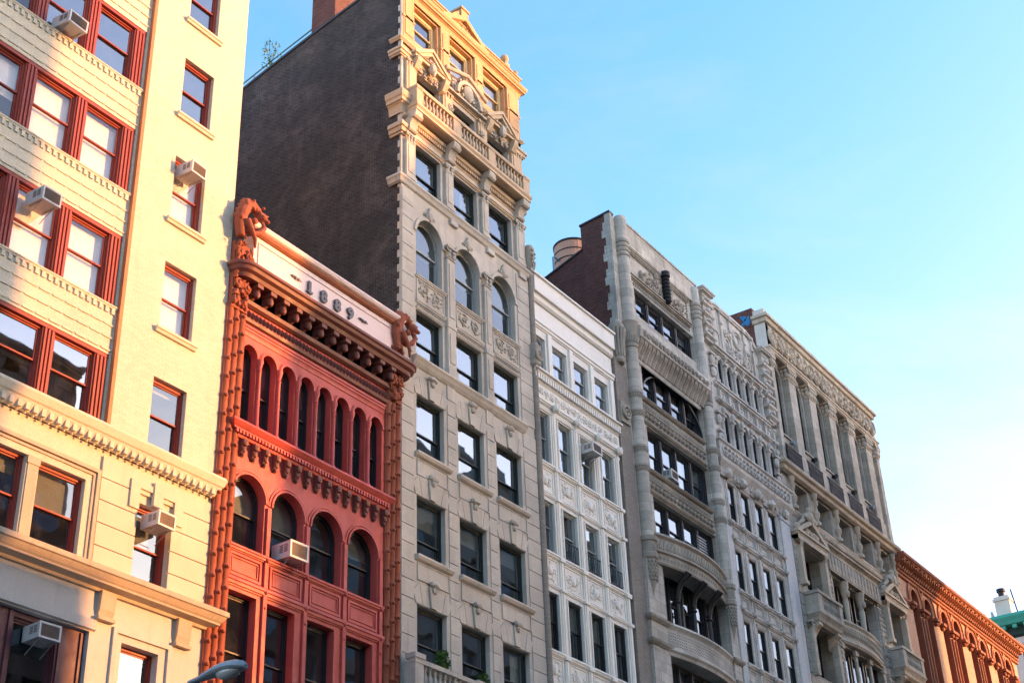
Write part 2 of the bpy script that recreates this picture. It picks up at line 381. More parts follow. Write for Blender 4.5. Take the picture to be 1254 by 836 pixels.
def scrolls(g,x0,x1,z0,z1,y,tr=.03,leaf=True):
    h=z1-z0; w=x1-x0; n=max(2,int(round(w/(h*.9)))); q=w/n; s=1
    if h>w: n=1;q=w
    for i in range(n):
        cx=x0+q*(i+.5); cz=(z0+z1)/2+R.uniform(-.04,.04)*h; r=min(q,h)*.40
        sd=1 if cx<(x0+x1)/2 else -1
        spiral(g,cx,y,cz,r,sd,tr,1.5,R.uniform(0,1.2)+(PI if i%2 else 0))
        if leaf:
            for k in range(6):
                t=R.uniform(0,2*PI); rr=R.uniform(.75,1.15)*r
                g.blob((cx+rr*cos(t),y-tr*.5,cz+rr*sin(t)*.95),(R.uniform(.8,1.9)*tr,tr*1.3,R.uniform(.8,1.9)*tr),6,4,.15)
def lumps(g,x0,x1,z0,z1,y,o,n,r):
    for _ in range(n):
        k=R.uniform(.6,1.3)*r
        g.blob((R.uniform(x0+k,max(x0+k,x1-k)),y-R.uniform(0,.4)*o,R.uniform(z0+k,max(z0+k,z1-k))),(k,o*R.uniform(.5,1),k*R.uniform(.8,1.5)),6,4,.15)
def leafband(g,x0,x1,z0,z1,y,o,p=None):
    h=z1-z0; p=p or h*.8; n=max(1,int(round((x1-x0)/p))); q=(x1-x0)/n
    for i in range(n): g.pyr(x0+i*q+.04*q,x0+(i+1)*q-.04*q,z0,z1,y,o)
def balls(g,x0,x1,z,y,r,p):
    n=max(1,int(round((x1-x0)/p))); q=(x1-x0)/n
    for i in range(n): g.blob((x0+(i+.5)*q,y-r*.3,z),r,6,4)
def rings(g,x0,x1,zc,y,r,tr=.03,over=1.):
    n=max(1,int(round((x1-x0)/(2*r*over)))); q=(x1-x0)/n
    for i in range(n): g.torus((x0+(i+.5)*q,y-tr*.5,zc),r,tr,10,4); g.blob((x0+(i+.5)*q,y,zc),(r*.35,tr*1.6,r*.35),6,4)
def archring(g,x0,x1,zs,rise,w,y,o,n=16,leg=0.):
    xm=(x0+x1)/2; a=(x1-x0)/2
    def pts(d): return ([(x1+d,zs-leg)] if leg else [])+[(xm+(a+d)*cos(PI*i/n),zs+(rise+d)*sin(PI*i/n)) for i in range(n+1)]+([(x0-d,zs-leg)] if leg else [])
    A=pts(0.);B=pts(w); k=len(A); b=len(g.v)
    g.v+=[(x,y,z) for x,z in A]+[(x,y-o,z) for x,z in A]+[(x,y-o,z) for x,z in B]+[(x,y,z) for x,z in B]
    for i in range(k-1):
        for l in range(3): g.f.append((b+l*k+i,b+l*k+i+1,b+(l+1)*k+i+1,b+(l+1)*k+i))
    g.f+=[(b,b+k,b+2*k,b+3*k),(b+k-1,b+2*k-1,b+3*k-1,b+4*k-1)]
def panelframe(g,x0,x1,z0,z1,y,w=.05,o=.03):
    ring(g,[(x0,z0),(x1,z0),(x1,z1),(x0,z1)],[(x0+w,z0+w),(x1-w,z0+w),(x1-w,z1-w),(x0+w,z1-w)],y-o,y+.005)
BAL=[(.062,0),(.062,.06),(.035,.1),(.05,.18),(.075,.34),(.07,.45),(.035,.68),(.03,.8),(.045,.86),(.045,.9),(.06,.93),(.06,1.)]
def baluster(par,cx,cy,z0,z1,m,k=1.,name='baluster'):
    g=G(); h=z1-z0; g.lathe(cx,cy,[(r*k,z0+z*h) for r,z in BAL],8); return g.build(name,m,par,True)
def capital(g,x0,x1,y0,z0,z1,o=.08):
    h=z1-z0; g.box(x0-o,x1+o,y0-o,y0+.2,z1-.16*h,z1); g.box(x0-o*.3,x1+o*.3,y0-o*.3,y0+.2,z0,z0+.1*h)
    n=max(2,int((x1-x0)/.16)); q=(x1-x0)/n
    for i in range(n):
        cx=x0+(i+.5)*q
        g.blob((cx,y0-.01,z0+.3*h),(q*.42,o*.7,.2*h),6,4); g.blob((cx,y0-.03,z0+.6*h),(q*.36,o*.8,.18*h),6,4)
    for cx in (x0,x1): spiral(g,cx,y0-.02,z1-.3*h,.14*h+.03,1,.022,1.2,0,8)

# ================================================================== building 1: cream and yellow apartment house
def b_cream():
    X0,X1=7.6,25.80; bx=22.0
    T=thing('apartment_building','tall cream brick apartment building with red window groups, nearest the left edge','building',(X0,0,0))
    rows=[(37.72,39.95),(33.98,36.2),(30.22,32.42),(26.48,28.74),(22.75,25.02),(19.2,21.3)]
    units=[(20.15,21.45),(18.42,19.77),(16.7,18.04),(14.98,16.32),(13.25,14.6),(11.55,12.9)]
    ZT=42.5
    g=G(); bh=[(11.2,21.87,a,b) for a,b in rows]; yb=.10
    wall(g,X0,bx,19.16,ZT,bh,y=yb,rev=.25)
    rw=[(23.34,24.56,z0,z1) for z0,z1 in [(37.75,40.0),(34.0,36.2),(30.25,32.45),(26.44,28.7),(22.8,25.0),(19.19,21.3)]]
    wall(g,bx,X1,19.16,ZT,rw,y=0,rev=.3)
    g.quad((bx,0,19.16),(bx,yb,19.16),(bx,yb,ZT),(bx,0,ZT)); g.box(X0,X1,.31,.6,ZT-.3,ZT)
    shell(g,X0,X1,22,ZT)
    g.build('wall','cream',T)
    g=G(); g.quad((X0,.0,ZT-1),(X1,.0,ZT-1),(X1,22,ZT-1),(X0,22,ZT-1)); g.build('roof','roof',T)
    g=G(); g.mould(X0,X1,prof_cor(ZT-.5,ZT+.3,.6)); g.build('cornice','cream_lower',T)
    g=G(); g.box(bx-.06,bx+.05,-.035,.1,19.2,ZT); g.build('corner_strip','seam_rust',T)
    # corbelled brick courses of the spandrels
    g=G()
    for a,b in rows:
        g.mould(11.0,21.92,prof_sill(a-.10,a-.005,.07),y=yb); dentils(g,11.0,21.9,a-.26,a-.10,yb,.045,.21,.5)
        z=a-.62
        while z>a-1.45:
            dentils(g,8.,21.93,z,z+.045,yb,.028,.42,.8); g.box(8.,21.93,yb-.008,yb+.01,z+.045,z+.058); z-=.37
    g.build('spandrel_courses','cream',T)
    # red bay frames
    for a,b in rows:
        g=G(); yf=yb+.02
        xs=[21.87]+[v for u in units for v in (u[1],u[0])]
        pil=[(21.45,21.865),]+[(units[i+1][1],units[i][0]) for i in range(len(units)-1)]+[(11.2,11.55)]
        for p0,p1 in pil:
            g.box(p0,p1,yf+.04,yf+.2,a,b); w=p1-p0
            for k in (.12,.42,.72): g.box(p0+w*k,p0+w*(k+.16),yf,yf+.05,a,b-.12)
        g.box(11.2,21.86,yf-.0,yf+.2,b-.11,b-.002); g.box(11.2,21.86,yf+.02,yf+.2,a+.002,a+.07)
        g.build('bay_frame','red_frame',T)
    for ri,(a,b) in enumerate(rows):
        for ui,(u0,u1) in enumerate(units[:5]):
            bl={ (2,0):None,(2,1):None,(3,0):1.0,(3,1):.98,(3,2):.6,(4,0):.92,(4,1):.95,(5,0):None,(5,1):None}.get((ri,ui),R.choice([None,.4,.9]))
            window(T,u0,u1,a+.07,b-.12,y=yb+.2,fm='red_frame',fw=.05,glass='glass_b1' if bl else 'glass_hi',blind=bl,bm='blindw')
    for i,(x0,x1,z0,z1) in enumerate(rw):
        window(T,x0,x1,z0,z1,y=.22,fm='red_frame',fw=.10,glass='glass_b1' if i in (3,4) else ('glass_hi' if i<5 else 'glass_dark'),bm='blindw',blind={1:None,2:None,3:.9,4:.97,5:.08}.get(i,.5),sill=(.14,.17,.13,'cream_lower'))
    # ledge with dentil course
    g=G(); g.sweep([(X0,0),(X1,0),(X1,1.5)],[(0,19.16),(.24,19.16),(.26,19.08),(.2,18.9),(.16,18.86),(.16,18.84),(.06,18.6),(0,18.58)])
    g.build('dentil_ledge','cream_lower',T)
    g=G(); dentils(g,X0,X1,18.62,18.82,0,.15,.24,.5); balls(g,X0,X1,18.55,-.03,.035,.24); g.build('dentils','cream_lower',T)
    # rusticated stage
    g=G(); E=[(20.15,21.57),(18.35,19.78),(16.56,17.98),(14.8,16.2),(13.0,14.4)]
    eh=[(u0,u1,15.45,17.6) for u0,u1 in E]; sh=(23.24,24.44,15.4,17.6)
    yw=.06; wall(g,X0,X1,14.96,18.6,eh+[sh],y=yw,rev=.34)
    holesz=[sh]
    z=15.42
    while z<18.3:
        z2=min(z+.60,18.45)
        for a,b in [(22.0,sh[0]),(sh[1],X1)]:
            g.box(a,b,.0,yw+.01,z+.015,z2-.015)
        if z>=17.6: g.box(sh[0],sh[1],.0,yw+.01,z+.015,z2-.015)
        z=z2
    g.box(22.93,23.24,-.05,.02,17.35,17.95); g.box(24.44,24.75,-.05,.02,17.35,17.95); g.box(22.93,24.75,-.05,.02,17.95,18.12); g.box(23.68,24.0,-.09,.02,17.6,18.25)
    g.build('rusticated_wall','cream_lower',T)
    g=G(); panelframe(g,12.7,21.97,15.42,17.98,yw,.10,.07); panelframe(g,12.84,21.83,15.42,17.84,yw,.06,.035)
    for i in range(4):
        a,b=E[i+1][1],E[i][0]; g.box(a+.04,b-.04,yw-.03,yw+.01,15.45,17.55); g.box(a,b,yw-.05,yw+.01,17.4,17.6)
    g.build('window_surround','ledge_stone',T)
    for i,(u0,u1) in enumerate(E): window(T,u0,u1,15.45,17.6,y=.28,fm='red_frame',fw=.09,blind=[.45,.2,None,.5,.3][i],bm='blind',glass='glass_dark')
    window(T,*sh[:2],sh[2],sh[3],y=.3,fm='red_frame',fw=.10,blind=.45,glass='glass_dark')
    # big ledge and base
    g=G(); g.sweep([(X0,0),(X1,0),(X1,1.5)],[(0,15.44),(.40,15.38),(.46,15.34),(.46,15.22),(.42,15.2),(.34,15.08),(.30,15.04),(.30,14.99),(.10,14.93),(.08,14.86),(0,14.86)]); g.build('ledge','ledge_stone',T)
    g=G(); gh=[(12.,22.16,10.2,13.85),(23.16,24.36,10.9,13.84)]
    wall(g,X0,X1,0,14.96,gh+[(9,21.5,.6,5),(22.6,24.9,.2,4.6)],y=0.,rev=.4)
    g.mould(11.9,22.3,[(0,14.14),(.07,14.14),(.07,13.9),(.0,13.87)]); panelframe(g,22.85,24.75,10.4,14.15,0,.12,.06)
    g.mould(X0,X1,[(0,10.0),(.3,10.),(.3,9.7),(0,9.6)])
    g.build('base_wall','grey_stone',T)
    g=G()
    for a in (22.3,24.82,12.0): g.prismx([(0,14.9),(-.15,14.9),(-.12,14.45),(-.06,14.25),(0,14.25)],a,a+.46); g.box(a-.03,a+.5,-.14,0,14.18,14.27)
    g.build('bracket','ledge_stone',T)
    g=G()
    for a,b in [(21.35,22.15),(19.05,20.1),(16.9,17.6)]:
        g.box(a,b,.14,.3,10.2,13.82); w=b-a; g.box(a+.06,a+.12,.10,.15,10.2,13.8); g.box(b-.14,b-.06,.10,.15,10.2,13.8)
    g.box(12,22.15,.16,.3,13.7,13.84); g.build('purple_frame_boards','purple_frame',T)
    for a,b in [(20.1,21.35),(17.6,19.05),(15.5,16.9)]: window(T,a,b,10.2,13.7,y=.3,fm='purple_frame',fw=.06,glass='glass_dark',split=.45)
    window(T,23.16,24.36,10.9,13.84,y=.3,fm='red_frame',fw=.09,glass='glass_dark',blind=None)
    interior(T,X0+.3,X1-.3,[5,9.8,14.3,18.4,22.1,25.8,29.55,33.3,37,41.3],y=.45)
b_cream()

# ================================================================== building 2: red 1889 building
def creature(par,cx,cz,s,mat):
    g=G(); y=-.28
    def T(a,b): return (cx+a*s,y,cz+b*s)
    pts=[(-.05,-.5),(-.12,0),(-.05,.45),(.12,.78),(.38,.95),(.62,.86),(.74,.62)]
    g.tube([T(*p) for p in pts],[.15*s,.2*s,.22*s,.22*s,.2*s,.16*s,.12*s],9)
    g.blob((cx+.74*s,y-.12,cz+.56*s),(.17*s,.2*s,.15*s),9,6); g.tube([(cx+.8*s,y-.2,cz+.5*s),(cx+.92*s,y-.28,cz+.42*s)],[.1*s,.06*s],7)
    for a in (-.06,.12): g.tube([(cx+(.74+a)*s,y-.08,cz+.66*s),(cx+(.86+a)*s,y-.08,cz+.82*s),(cx+(1.0+a)*s,y-.08,cz+.88*s)],[.07*s,.05*s,.015*s],6)
    g.tube([(cx+.72*s,y-.1,cz+.45*s),(cx+.82*s,y-.16,cz+.2*s),(cx+.62*s,y-.16,cz-.1*s),(cx+.3*s,y-.12,cz-.25*s),(cx+.02*s,y-.05,cz-.2*s)],[.09*s,.1*s,.1*s,.11*s,.1*s],7)
    g.tube([(cx-.02*s,y-.2,cz+.1*s),(cx+.16*s,y-.26,cz-.25*s),(cx+.34*s,y-.26,cz-.55*s),(cx+.42*s,y-.2,cz-.8*s)],[.13*s,.09*s,.07*s,.04*s],7)
    g.blob((cx+.42*s,y-.1,cz+.3*s),(.13*s,.13*s,.13*s),8,6)
    for k in range(7):      # wing feathers / mane on the back
        t=k/6; a=-.22+.55*t; b=.15+.85*sin(t*1.9)
        g.tube([T(a+.12,b-.1),(cx+(a-.02)*s,y+.05,cz+(b+.1)*s),(cx+(a-.06)*s,y+.16,cz+(b+.2)*s)],[.13*s,.11*s,.05*s],6)
    for k in range(26):
        t=R.random(); i=int(t*5.99); p=pts[i]; g.blob((cx+(p[0]+R.uniform(-.16,.16))*s,y-R.uniform(.0,.2)*s,cz+(p[1]+R.uniform(-.12,.12))*s),R.uniform(.05,.1)*s,6,4)
    o=g.build('winged_creature',mat,par,True)
    md=o.modifiers.new('r','REMESH'); md.mode='VOXEL'; md.voxel_size=.028; md.use_smooth_shade=True
    return o
def b_red():
    X0,X1=25.83,33.90; T=thing('townhouse','narrow red painted building with arched windows and the year 1889 on its parapet','building',(X0,0,0))
    A0,A1=26.46,33.05; g=G()
    ac=[26.83+.832*k for k in range(8)]; ar=[(c-.305,c+.305,21.13,23.83,.32) for c in ac]
    AR=[(26.5,27.80),(28.1,29.44),(29.74,31.12),(31.42,32.80)]; ah=[(a,b,17.55,19.74,(b-a)/2) for a,b in AR]
    LW=[(26.47,27.68),(28.06,29.22),(29.72,30.90),(31.42,32.62)]
    lh=[(a,b,13.1,16.25) for a,b in LW]; lh2=[(a,b,9.0,12.3) for a,b in LW]
    wall(g,A0,A1,0,25.2,ar+ah+lh+lh2+[(26.9,32.6,.4,4.4)],y=.0,rev=.42)
    for a,b in ((X0,A0),(A1,X1)): g.quad((a,.0,0),(b,.0,0),(b,.0,26.),(a,.0,26.))
    shell(g,X0,X1,18,26.6)
    g.build('wall','red',T)
    g=G(); g.quad((X0,0,26.5),(X1,0,26.5),(X1,18,26.5),(X0,18,26.5)); g.build('roof','roof',T)
    # ribbed terracotta pilasters
    for a in (25.79,33.10):
        g=G(); w=.22; sp=.245
        for k in range(3):
            cx=a+.12+k*sp; z=.3+(k%2)*.0+k*.2; pr=[(.12,.02)]
            while z<24.6:
                pr+=[(.118,z),(.128,z+.42),(.148,z+.45),(.152,z+.49),(.125,z+.54),(.118,z+.57)]; z+=.60
            pr+=[(.1,24.7)]; g.lathe(cx,-.0,pr,12)
            zz=.3+k*.2+.46
            while zz<24.6: g.blob((cx-.02,-.14,zz),(.075,.06,.05),6,4); zz+=.60
        g.box(a,a+.76,-.06,.0,0,24.8); g.build('ribbed_pilaster','terra',T,True)
        g=G(); g.box(a+.04,a+.70,-.14,.0,24.7,27.0); lumps(g,a,a+.76,24.7,27.1,-.16,.12,95,.075); scrolls(g,a+.02,a+.72,25.2,25.8,-.2,.05); scrolls(g,a+.02,a+.72,26.3,26.9,-.2,.05)
        g.build('foliate_panel','terra',T,True)
    creature(T,25.93,27.55,.92,'terra'); creature(T,33.42,27.15,.92,'terra')
    # parapet with the date
    yp=-.22; g=G(); g.box(26.52,33.42,yp,.2,26.2,27.55); g.build('parapet','pinkwhite',T)
    g=G(); g.sweep([(26.5,.3),(26.5,yp),(33.45,yp),(33.45,.3)],[(0,27.86),(.2,27.86),(.22,27.78),(.18,27.70),(.12,27.66),(0,27.66)]);g.build('parapet_coping','pinkwhite',T)
    g=G(); g.mould(26.5,33.45,[(0,27.655),(.12,27.655),(.1,27.56),(.04,27.50),(0,27.5)],y=yp); g.build('copper_moulding',M['b8r'],T)
    g=G(); panelframe(g,26.70,33.3,26.36,27.34,yp,.035,.03); g.build('parapet_panel_frame','pinkwhite',T)
    xs=[29.02,29.70,30.36,31.0]
    yn=yp-.01
    for i,ch in enumerate('1889'):
        cu=bpy.data.curves.new('num','FONT'); cu.body=ch; cu.size=.56; cu.extrude=.035; cu.offset=.022; cu.align_x='CENTER'; cu.bevel_depth=.008
        to=bpy.data.objects.new('num',cu); COL.objects.link(to)
        me=bpy.data.meshes.new_from_object(to.evaluated_get(bpy.context.evaluated_depsgraph_get())); bpy.data.objects.remove(to)
        me.transform(Matrix.Rotation(PI/2,4,'X')); me.transform(Matrix.Translation((xs[i]-.02-X0,yn-.03,26.66)))
        me.materials.clear(); me.materials.append(M['numeral'])
        if ch=='1':
            bm=bmesh.new(); bm.from_mesh(me); r=bmesh.ops.create_cube(bm,size=1.)
            bmesh.ops.scale(bm,verts=r['verts'],vec=(.26,.07,.06)); bmesh.ops.translate(bm,verts=r['verts'],vec=(xs[i]-X0,yn-.03,26.69)); bm.to_mesh(me); bm.free()
        o=bpy.data.objects.new('numeral',me); COL.objects.link(o); o.parent=T
    for cx in (28.38,31.64):
        g=G()
        for s in (-1,1):
            spiral(g,cx+s*.13,yn,26.9,.07,s,.018,1.2); g.tube([(cx,yn-.02,26.9),(cx+s*.12,yn-.02,26.94),(cx+s*.26,yn-.02,26.88)],[.03,.025,.008],5)
        g.blob((cx,yn-.02,26.9),(.05,.03,.075),7,5); g.build('scroll_ornament','numeral',T,True)
    # cornice with modillions, rounded ends
    g=G(); path=[(26.02,-.02),(26.02,-.12)]+[(26.27-.25*cos(t),-.12-.2*sin(t)) for t in (.5,1.,1.57)]+[(33.70+.25*sin(t),-.12-.2*cos(t)) for t in (0.,.55,1.1)]+[(33.95,-.12),(33.95,-.02)]
    g.sweep(path,[(0,26.22),(.30,26.20),(.36,26.14),(.36,26.06),(.30,26.02),(.27,25.92),(.16,25.86),(.12,25.74),(0,25.72)])
    g.quad((26.1,-.3,26.215),(33.9,-.3,26.215),(33.9,.0,26.215),(26.1,.0,26.215)); g.quad((26.1,-.3,25.73),(33.9,-.3,25.73),(33.9,.0,25.73),(26.1,.0,25.73)); g.build('cornice','bronze',T,True)
    g=G()
    for k in range(12):
        cx=26.72+.575*k; g.box(cx-.12,cx+.12,-.42,-.02,25.60,25.74); g.lathe(cx,-.26,[(.02,25.30),(.08,25.33),(.115,25.42),(.1,25.52),(.06,25.56),(.12,25.6)],9); g.prismx([(0,25.62),(-.3,25.62),(-.2,25.45),(0,25.3)],cx-.09,cx+.09)
    g.build('modillions','bronze',T,True)
    g=G(); g.mould(A0,A1+.3,[(0,25.25),(.16,25.22),(.14,25.1),(.05,25.04),(0,25.04)]); leafband(g,A0,A1+.3,24.66,25.0,-.02,.10,.16); g.mould(A0,A1+.3,[(0,24.66),(.12,24.64),(.09,24.54),(0,24.5)]); g.build('leaf_frieze','bronze',T)
    g=G(); g.mould(A0,A1,prof_str(24.22,24.44,.09)); g.mould(A0,A1,[(0,24.2),(.04,24.2),(.02,24.1),(0,24.1)])
    for c in ac: archring(g,c-.305,c+.305,23.51,.32,.07,0,.05,12); archring(g,c-.375,c+.375,23.51,.39,.035,0,.025,12)
    g.build('arch_mouldings','red',T)
    for k in range(7):
        cx=(ac[k]+ac[k+1])/2; g=G(); g.lathe(cx,-.03,[(.10,21.14),(.10,21.3),(.065,21.36),(.06,23.1),(.085,23.14),(.06,23.2),(.085,23.3),(.12,23.44),(.12,23.5)],10); g.build('colonnette','red',T,True)
    for c in ac: window(T,c-.305,c+.305,21.13,23.83,y=.3,fm='dark_frame',rise=.32,fw=.04,glass='glass_dark',blind=R.choice([None,.3,.55]),bm='blindg')
    g=G(); g.sweep([(A0-.2,0),(A0-.2,-.16),(A1+.15,-.16),(A1+.15,0)],[(0,21.16),(.12,21.16),(.14,21.08),(.06,20.98),(0,20.92)]); dentils(g,A0-.15,A1+.1,20.78,20.9,0,.2,.13,.55); g.box(A0-.2,A1+.15,-.18,0,20.9,20.95); g.mould(A0,A1,[(0,20.78),(.14,20.78),(.1,20.7),(0,20.68)]); g.build('arcade_sill','red',T)
    for k in range(15):
        cx=26.74+.448*k; g=G(); g.prismx([(0,20.68),(-.19,20.68),(-.2,20.56),(-.13,20.46),(-.11,20.3),(0,20.16)],cx-.075,cx+.075)
        g.blob((cx,-.17,20.56),(.105,.07,.10),7,5); g.blob((cx,-.12,20.38),(.08,.06,.09),7,5); g.blob((cx,-.08,20.24),(.055,.05,.07),7,5); g.build('corbel','bronze',T,True)
    g=G()
    for a,b in AR: archring(g,a,b,19.74-(b-a)/2,(b-a)/2,.06,0,.06,18); archring(g,a-.10,b+.10,19.74-(b-a)/2,(b-a)/2+.10,.05,0,.035,18)
    g.mould(A0,A1,prof_str(17.36,17.53,.12)); g.mould(A0,A1,prof_str(16.36,16.6,.12))
    for (a,b) in AR: panelframe(g,a+.02,b-.02,16.66,17.32,0,.07,.045); panelframe(g,a+.14,b-.14,16.78,17.20,0,.03,.03)
    for c in (27.95,29.59,31.27,32.93): g.box(c-.07,c+.07,-.07,0,13.2,19.0); g.blob((c,-.07,17.42),.075,7,5); g.blob((c,-.07,16.5),.075,7,5); g.blob((c,-.06,16.05),.05)
    g.build('spandrel_mouldings','red',T)
    for i,(a,b) in enumerate(AR): window(T,a,b,17.55,19.74,y=.34,fm='dark_frame',rise=(b-a)/2,fw=.06,glass='glass_dark',blind=[.48,.5,None,.35][i],bm='blind' if i<1 else 'blindg')
    for i,(a,b) in enumerate(LW):
        window(T,a,b,13.1,16.25,y=.34,fm='dark_frame',fw=.07,glass='glass_dark'); window(T,a,b,9.,12.3,y=.34,fm='dark_frame',fw=.07,glass='glass_dark')
    g=G(); g.mould(A0,A1,prof_str(12.7,13.05,.2)); 
    for i,(a,b) in enumerate(LW): panelframe(g,a,b,12.36,12.66,0,.04,.03)
    g.build('floor_band','red',T)
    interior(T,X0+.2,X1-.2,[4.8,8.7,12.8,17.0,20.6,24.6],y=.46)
b_red()

# ================================================================== building 3: limestone tower
def b_tower():
    X0,X1=33.95,42.05; T=thing('limestone_tower','tall narrow grey limestone tower with three window columns, balustraded balcony and dark brick side wall','building',(X0,0,0))
    C=[(34.78,36.32),(37.13,38.69),(39.46,41.05)]; ZT=44.35
    rows={'H':(12.5,14.5),'G':(16.2,18.15),'F':(19.8,21.88),'E':(23.45,25.62),'D':(27.10,29.0),'B':(34.30,36.28)}
    g=G(); hs=[(a,b,z0,z1) for a,b in C for z0,z1 in rows.values()]
    hs+=[(a,b,30.45,33.07,(b-a)/2) for a,b in C]+[(a,b,37.5,39.82) for a,b in C]
    wall(g,X0,X1,0,40.6,hs+[(35,41,.3,4.6),(35,41,6.2,10.6)],y=0,rev=.42)
    g.build('wall','lime',T)
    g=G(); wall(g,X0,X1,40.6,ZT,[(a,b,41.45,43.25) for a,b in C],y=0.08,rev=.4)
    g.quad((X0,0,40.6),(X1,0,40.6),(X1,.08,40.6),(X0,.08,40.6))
    g.build('attic_wall','attic_sun_tint',T)
    # side walls: sloping parapet line towards the back
    zs=lambda y:44.5-.17*y-.006*y*y
    g=G(); ys=[0.0,2,4,6,8,10,13,16,20]
    for a,b in zip(ys,ys[1:]):
        g.quad((X0-.012,a+ (.06 if a==0 else 0),0),(X0-.012,b,0),(X0-.012,b,zs(b)),(X0-.012,a+(.06 if a==0 else 0),zs(a)))
        g.quad((X0-.012,a,zs(a)),(X0-.012,b,zs(b)),(X0+.35,b,zs(b)),(X0+.35,a,zs(a))); g.quad((X0+.35,a,zs(a)-1.4),(X0+.35,b,zs(b)-1.4),(X0+.35,b,zs(b)),(X0+.35,a,zs(a)))
        g.quad((X1,a+.002,0),(X1,b,0),(X1,b,zs(b)),(X1,a+.002,zs(a)))
    g.quad((X0,20,0),(X1,20,0),(X1,20,zs(20)),(X0,20,zs(20)))
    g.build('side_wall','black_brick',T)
    g=G(); 
    for a,b in zip(ys,ys[1:]): g.add([(X0-.06,a,zs(a)),(X0-.06,b,zs(b)),(X0-.06,b,zs(b)+.12),(X0-.06,a,zs(a)+.12),(X0+.38,a,zs(a)),(X0+.38,b,zs(b)),(X0+.38,b,zs(b)+.12),(X0+.38,a,zs(a)+.12)],((0,1,2,3),(3,2,6,7),(0,4,5,1),(4,5,6,7)))
    g.build('side_coping','dark_frame',T)
    g=G(); g.quad((X0+.3,.3,43.2),(X1,.3,43.2),(X1,20,38.5),(X0+.3,20,38.5)); g.build('roof','roof',T)
    g=G(); z=14.
    k=0
    while z<44.2:
        d=.17 if k%2 else .07; g.box(X0-.03,X0+.05,-.004,d,z,z+.30); z+=.305; k+=1
    g.build('corner_quoins','lime',T,split=False)
    g=G(); P=[(X0+.1,8.6,zs(8.6)+.45),(X0+.1,4.7,zs(4.7)+.5)]; g.tube([(X0+.1,y,zs(y)+.55) for y in (14,11,8.6,6.5,4.8)],.035,5)
    for y in (14,12.5,11,9.5,8,6.5,4.8): g.tube([(X0+.1,y,zs(y)),(X0+.1,y,zs(y)+.55)],.03,5)
    g.build('roof_railing','steel_blue',T)
    g=G(); g.box(X0-.01,X0+1.25,3.5,4.75,43.0,47.2); g.box(X0-.06,X0+1.3,3.45,4.8,47.2,47.4); g.build('chimney','b5brick',T)
    # rusticated pier blocks
    g=G(); piers=[(X0+.0,34.60),(36.50,36.98),(38.86,39.30),(41.22,X1)]
    tops=[0.2,26.6]; z=.6
    while z<26.5:
        z2=z+.608
        for a,b in piers: g.box(a+.0,b,-.035,.01,z+.016,z2-.016)
        for a,b in C:    # voussoir strip beside the openings
            for r0,r1 in rows.values():
                if r1<27: 
                    pass
        z=z2
    z=27.15
    while z<33.5:
        for a,b in (piers[0],piers[3]): g.box(a,b,-.035,.01,z+.016,z+.592)
        z+=.608
    g.build('pier_blocks','lime',T)
    g=G()
    for r,(z0,z1) in rows.items():
        if r in 'HGFE':
            for a,b in C:
                m=(a+b)/2
                # keyed flat arch and keystone
                g.prism([(m-.13,z1+.02),(m+.13,z1+.02),(m+.21,z1+.72),(m-.21,z1+.72)],-.10,.0)
                for s in (-1,1):
                    g.prism([(m+s*.15,z1+.02),(m+s*.5,z1+.02),(m+s*.66,z1+.72),(m+s*.23,z1+.72)],-.035,.0)
                    g.prism([(m+s*.52,z1+.02),(m+s*.86,z1+.02),(m+s*.98,z1+.42),(m+s*.68,z1+.72)],-.035,.0)
        if r in 'HGF':
            for a,b in C: g.box(a-.0,b+.02,-.06,.0,z1+.86,z1+1.42) if False else None
    g.build('flat_arches','lime',T)
    for r in 'GFE':
        z0,z1=rows[r]
        for a,b in C:
            g=G(); g.mould(a-.1,b+.28,[(0,z0-.01),(.16,z0-.01),(.17,z0-.08),(.12,z0-.16),(.05,z0-.2),(0,z0-.22)]); 
            if r!='X': panelframe(g,a+.0,b+.16,z0-.83,z0-.24,-.0,.035,.045); g.box(a+.05,b+.1,-.02,0,z0-.8,z0-.27)
            g.build('sill_panel','lime',T)
    g=G()
    for r in 'HGFE':
        z1=rows[r][1]
        for a,b in C:
            m=(a+b)/2; g.blob((m,-.12,z1+.80),(.24,.13,.12),8,5,.1); spiral(g,m-.14,-.12,z1+.82,.09,-1,.03,1.1,0,8); spiral(g,m+.14,-.12,z1+.82,.09,1,.03,1.1,0,8); g.blob((m,-.12,z1+.62),(.12,.09,.12),7,5,.1)
    g.build('keystone_carving','lime_carved',T,True)
    g=G(); g.mould(34.55,41.35,[(0,27.05),(.20,27.04),(.22,26.96),(.16,26.88),(.12,26.8),(.05,26.7),(0,26.66)]); leafband(g,34.6,41.3,26.7,26.84,-.06,.05,.14); g.build('ledge','lime',T)
    g=G(); g.sweep([(X0-.1,.5),(X0-.1,0),(X1+.06,0),(X1+.06,.8)],[(0,34.30),(.16,34.29),(.18,34.2),(.12,34.12),(.08,34.0),(0,33.95)])
    for x in (36.9,39.3,41.5): g.box(x-.1,x+.35,-.12,0,33.72,33.94)
    g.build('ledge','lime',T)
    # pilasters between windows D..arch and capitals
    for a,b in ((36.50,36.97),(38.86,39.29)):
        g=G(); g.box(a,b,-.12,.01,27.3,32.05); g.box(a-.05,b+.05,-.17,.01,27.06,27.35); g.box(a-.03,b+.03,-.15,.01,29.05,29.2); g.box(a+.1,b-.1,-.15,-.1,27.6,28.8); g.box(a+.1,b-.1,-.15,-.1,29.5,31.8); g.build('pilaster','lime',T)
        g=G(); capital(g,a,b,-.13,32.0,32.55,.08); g.build('capital','lime_carved',T,True)
    g=G()
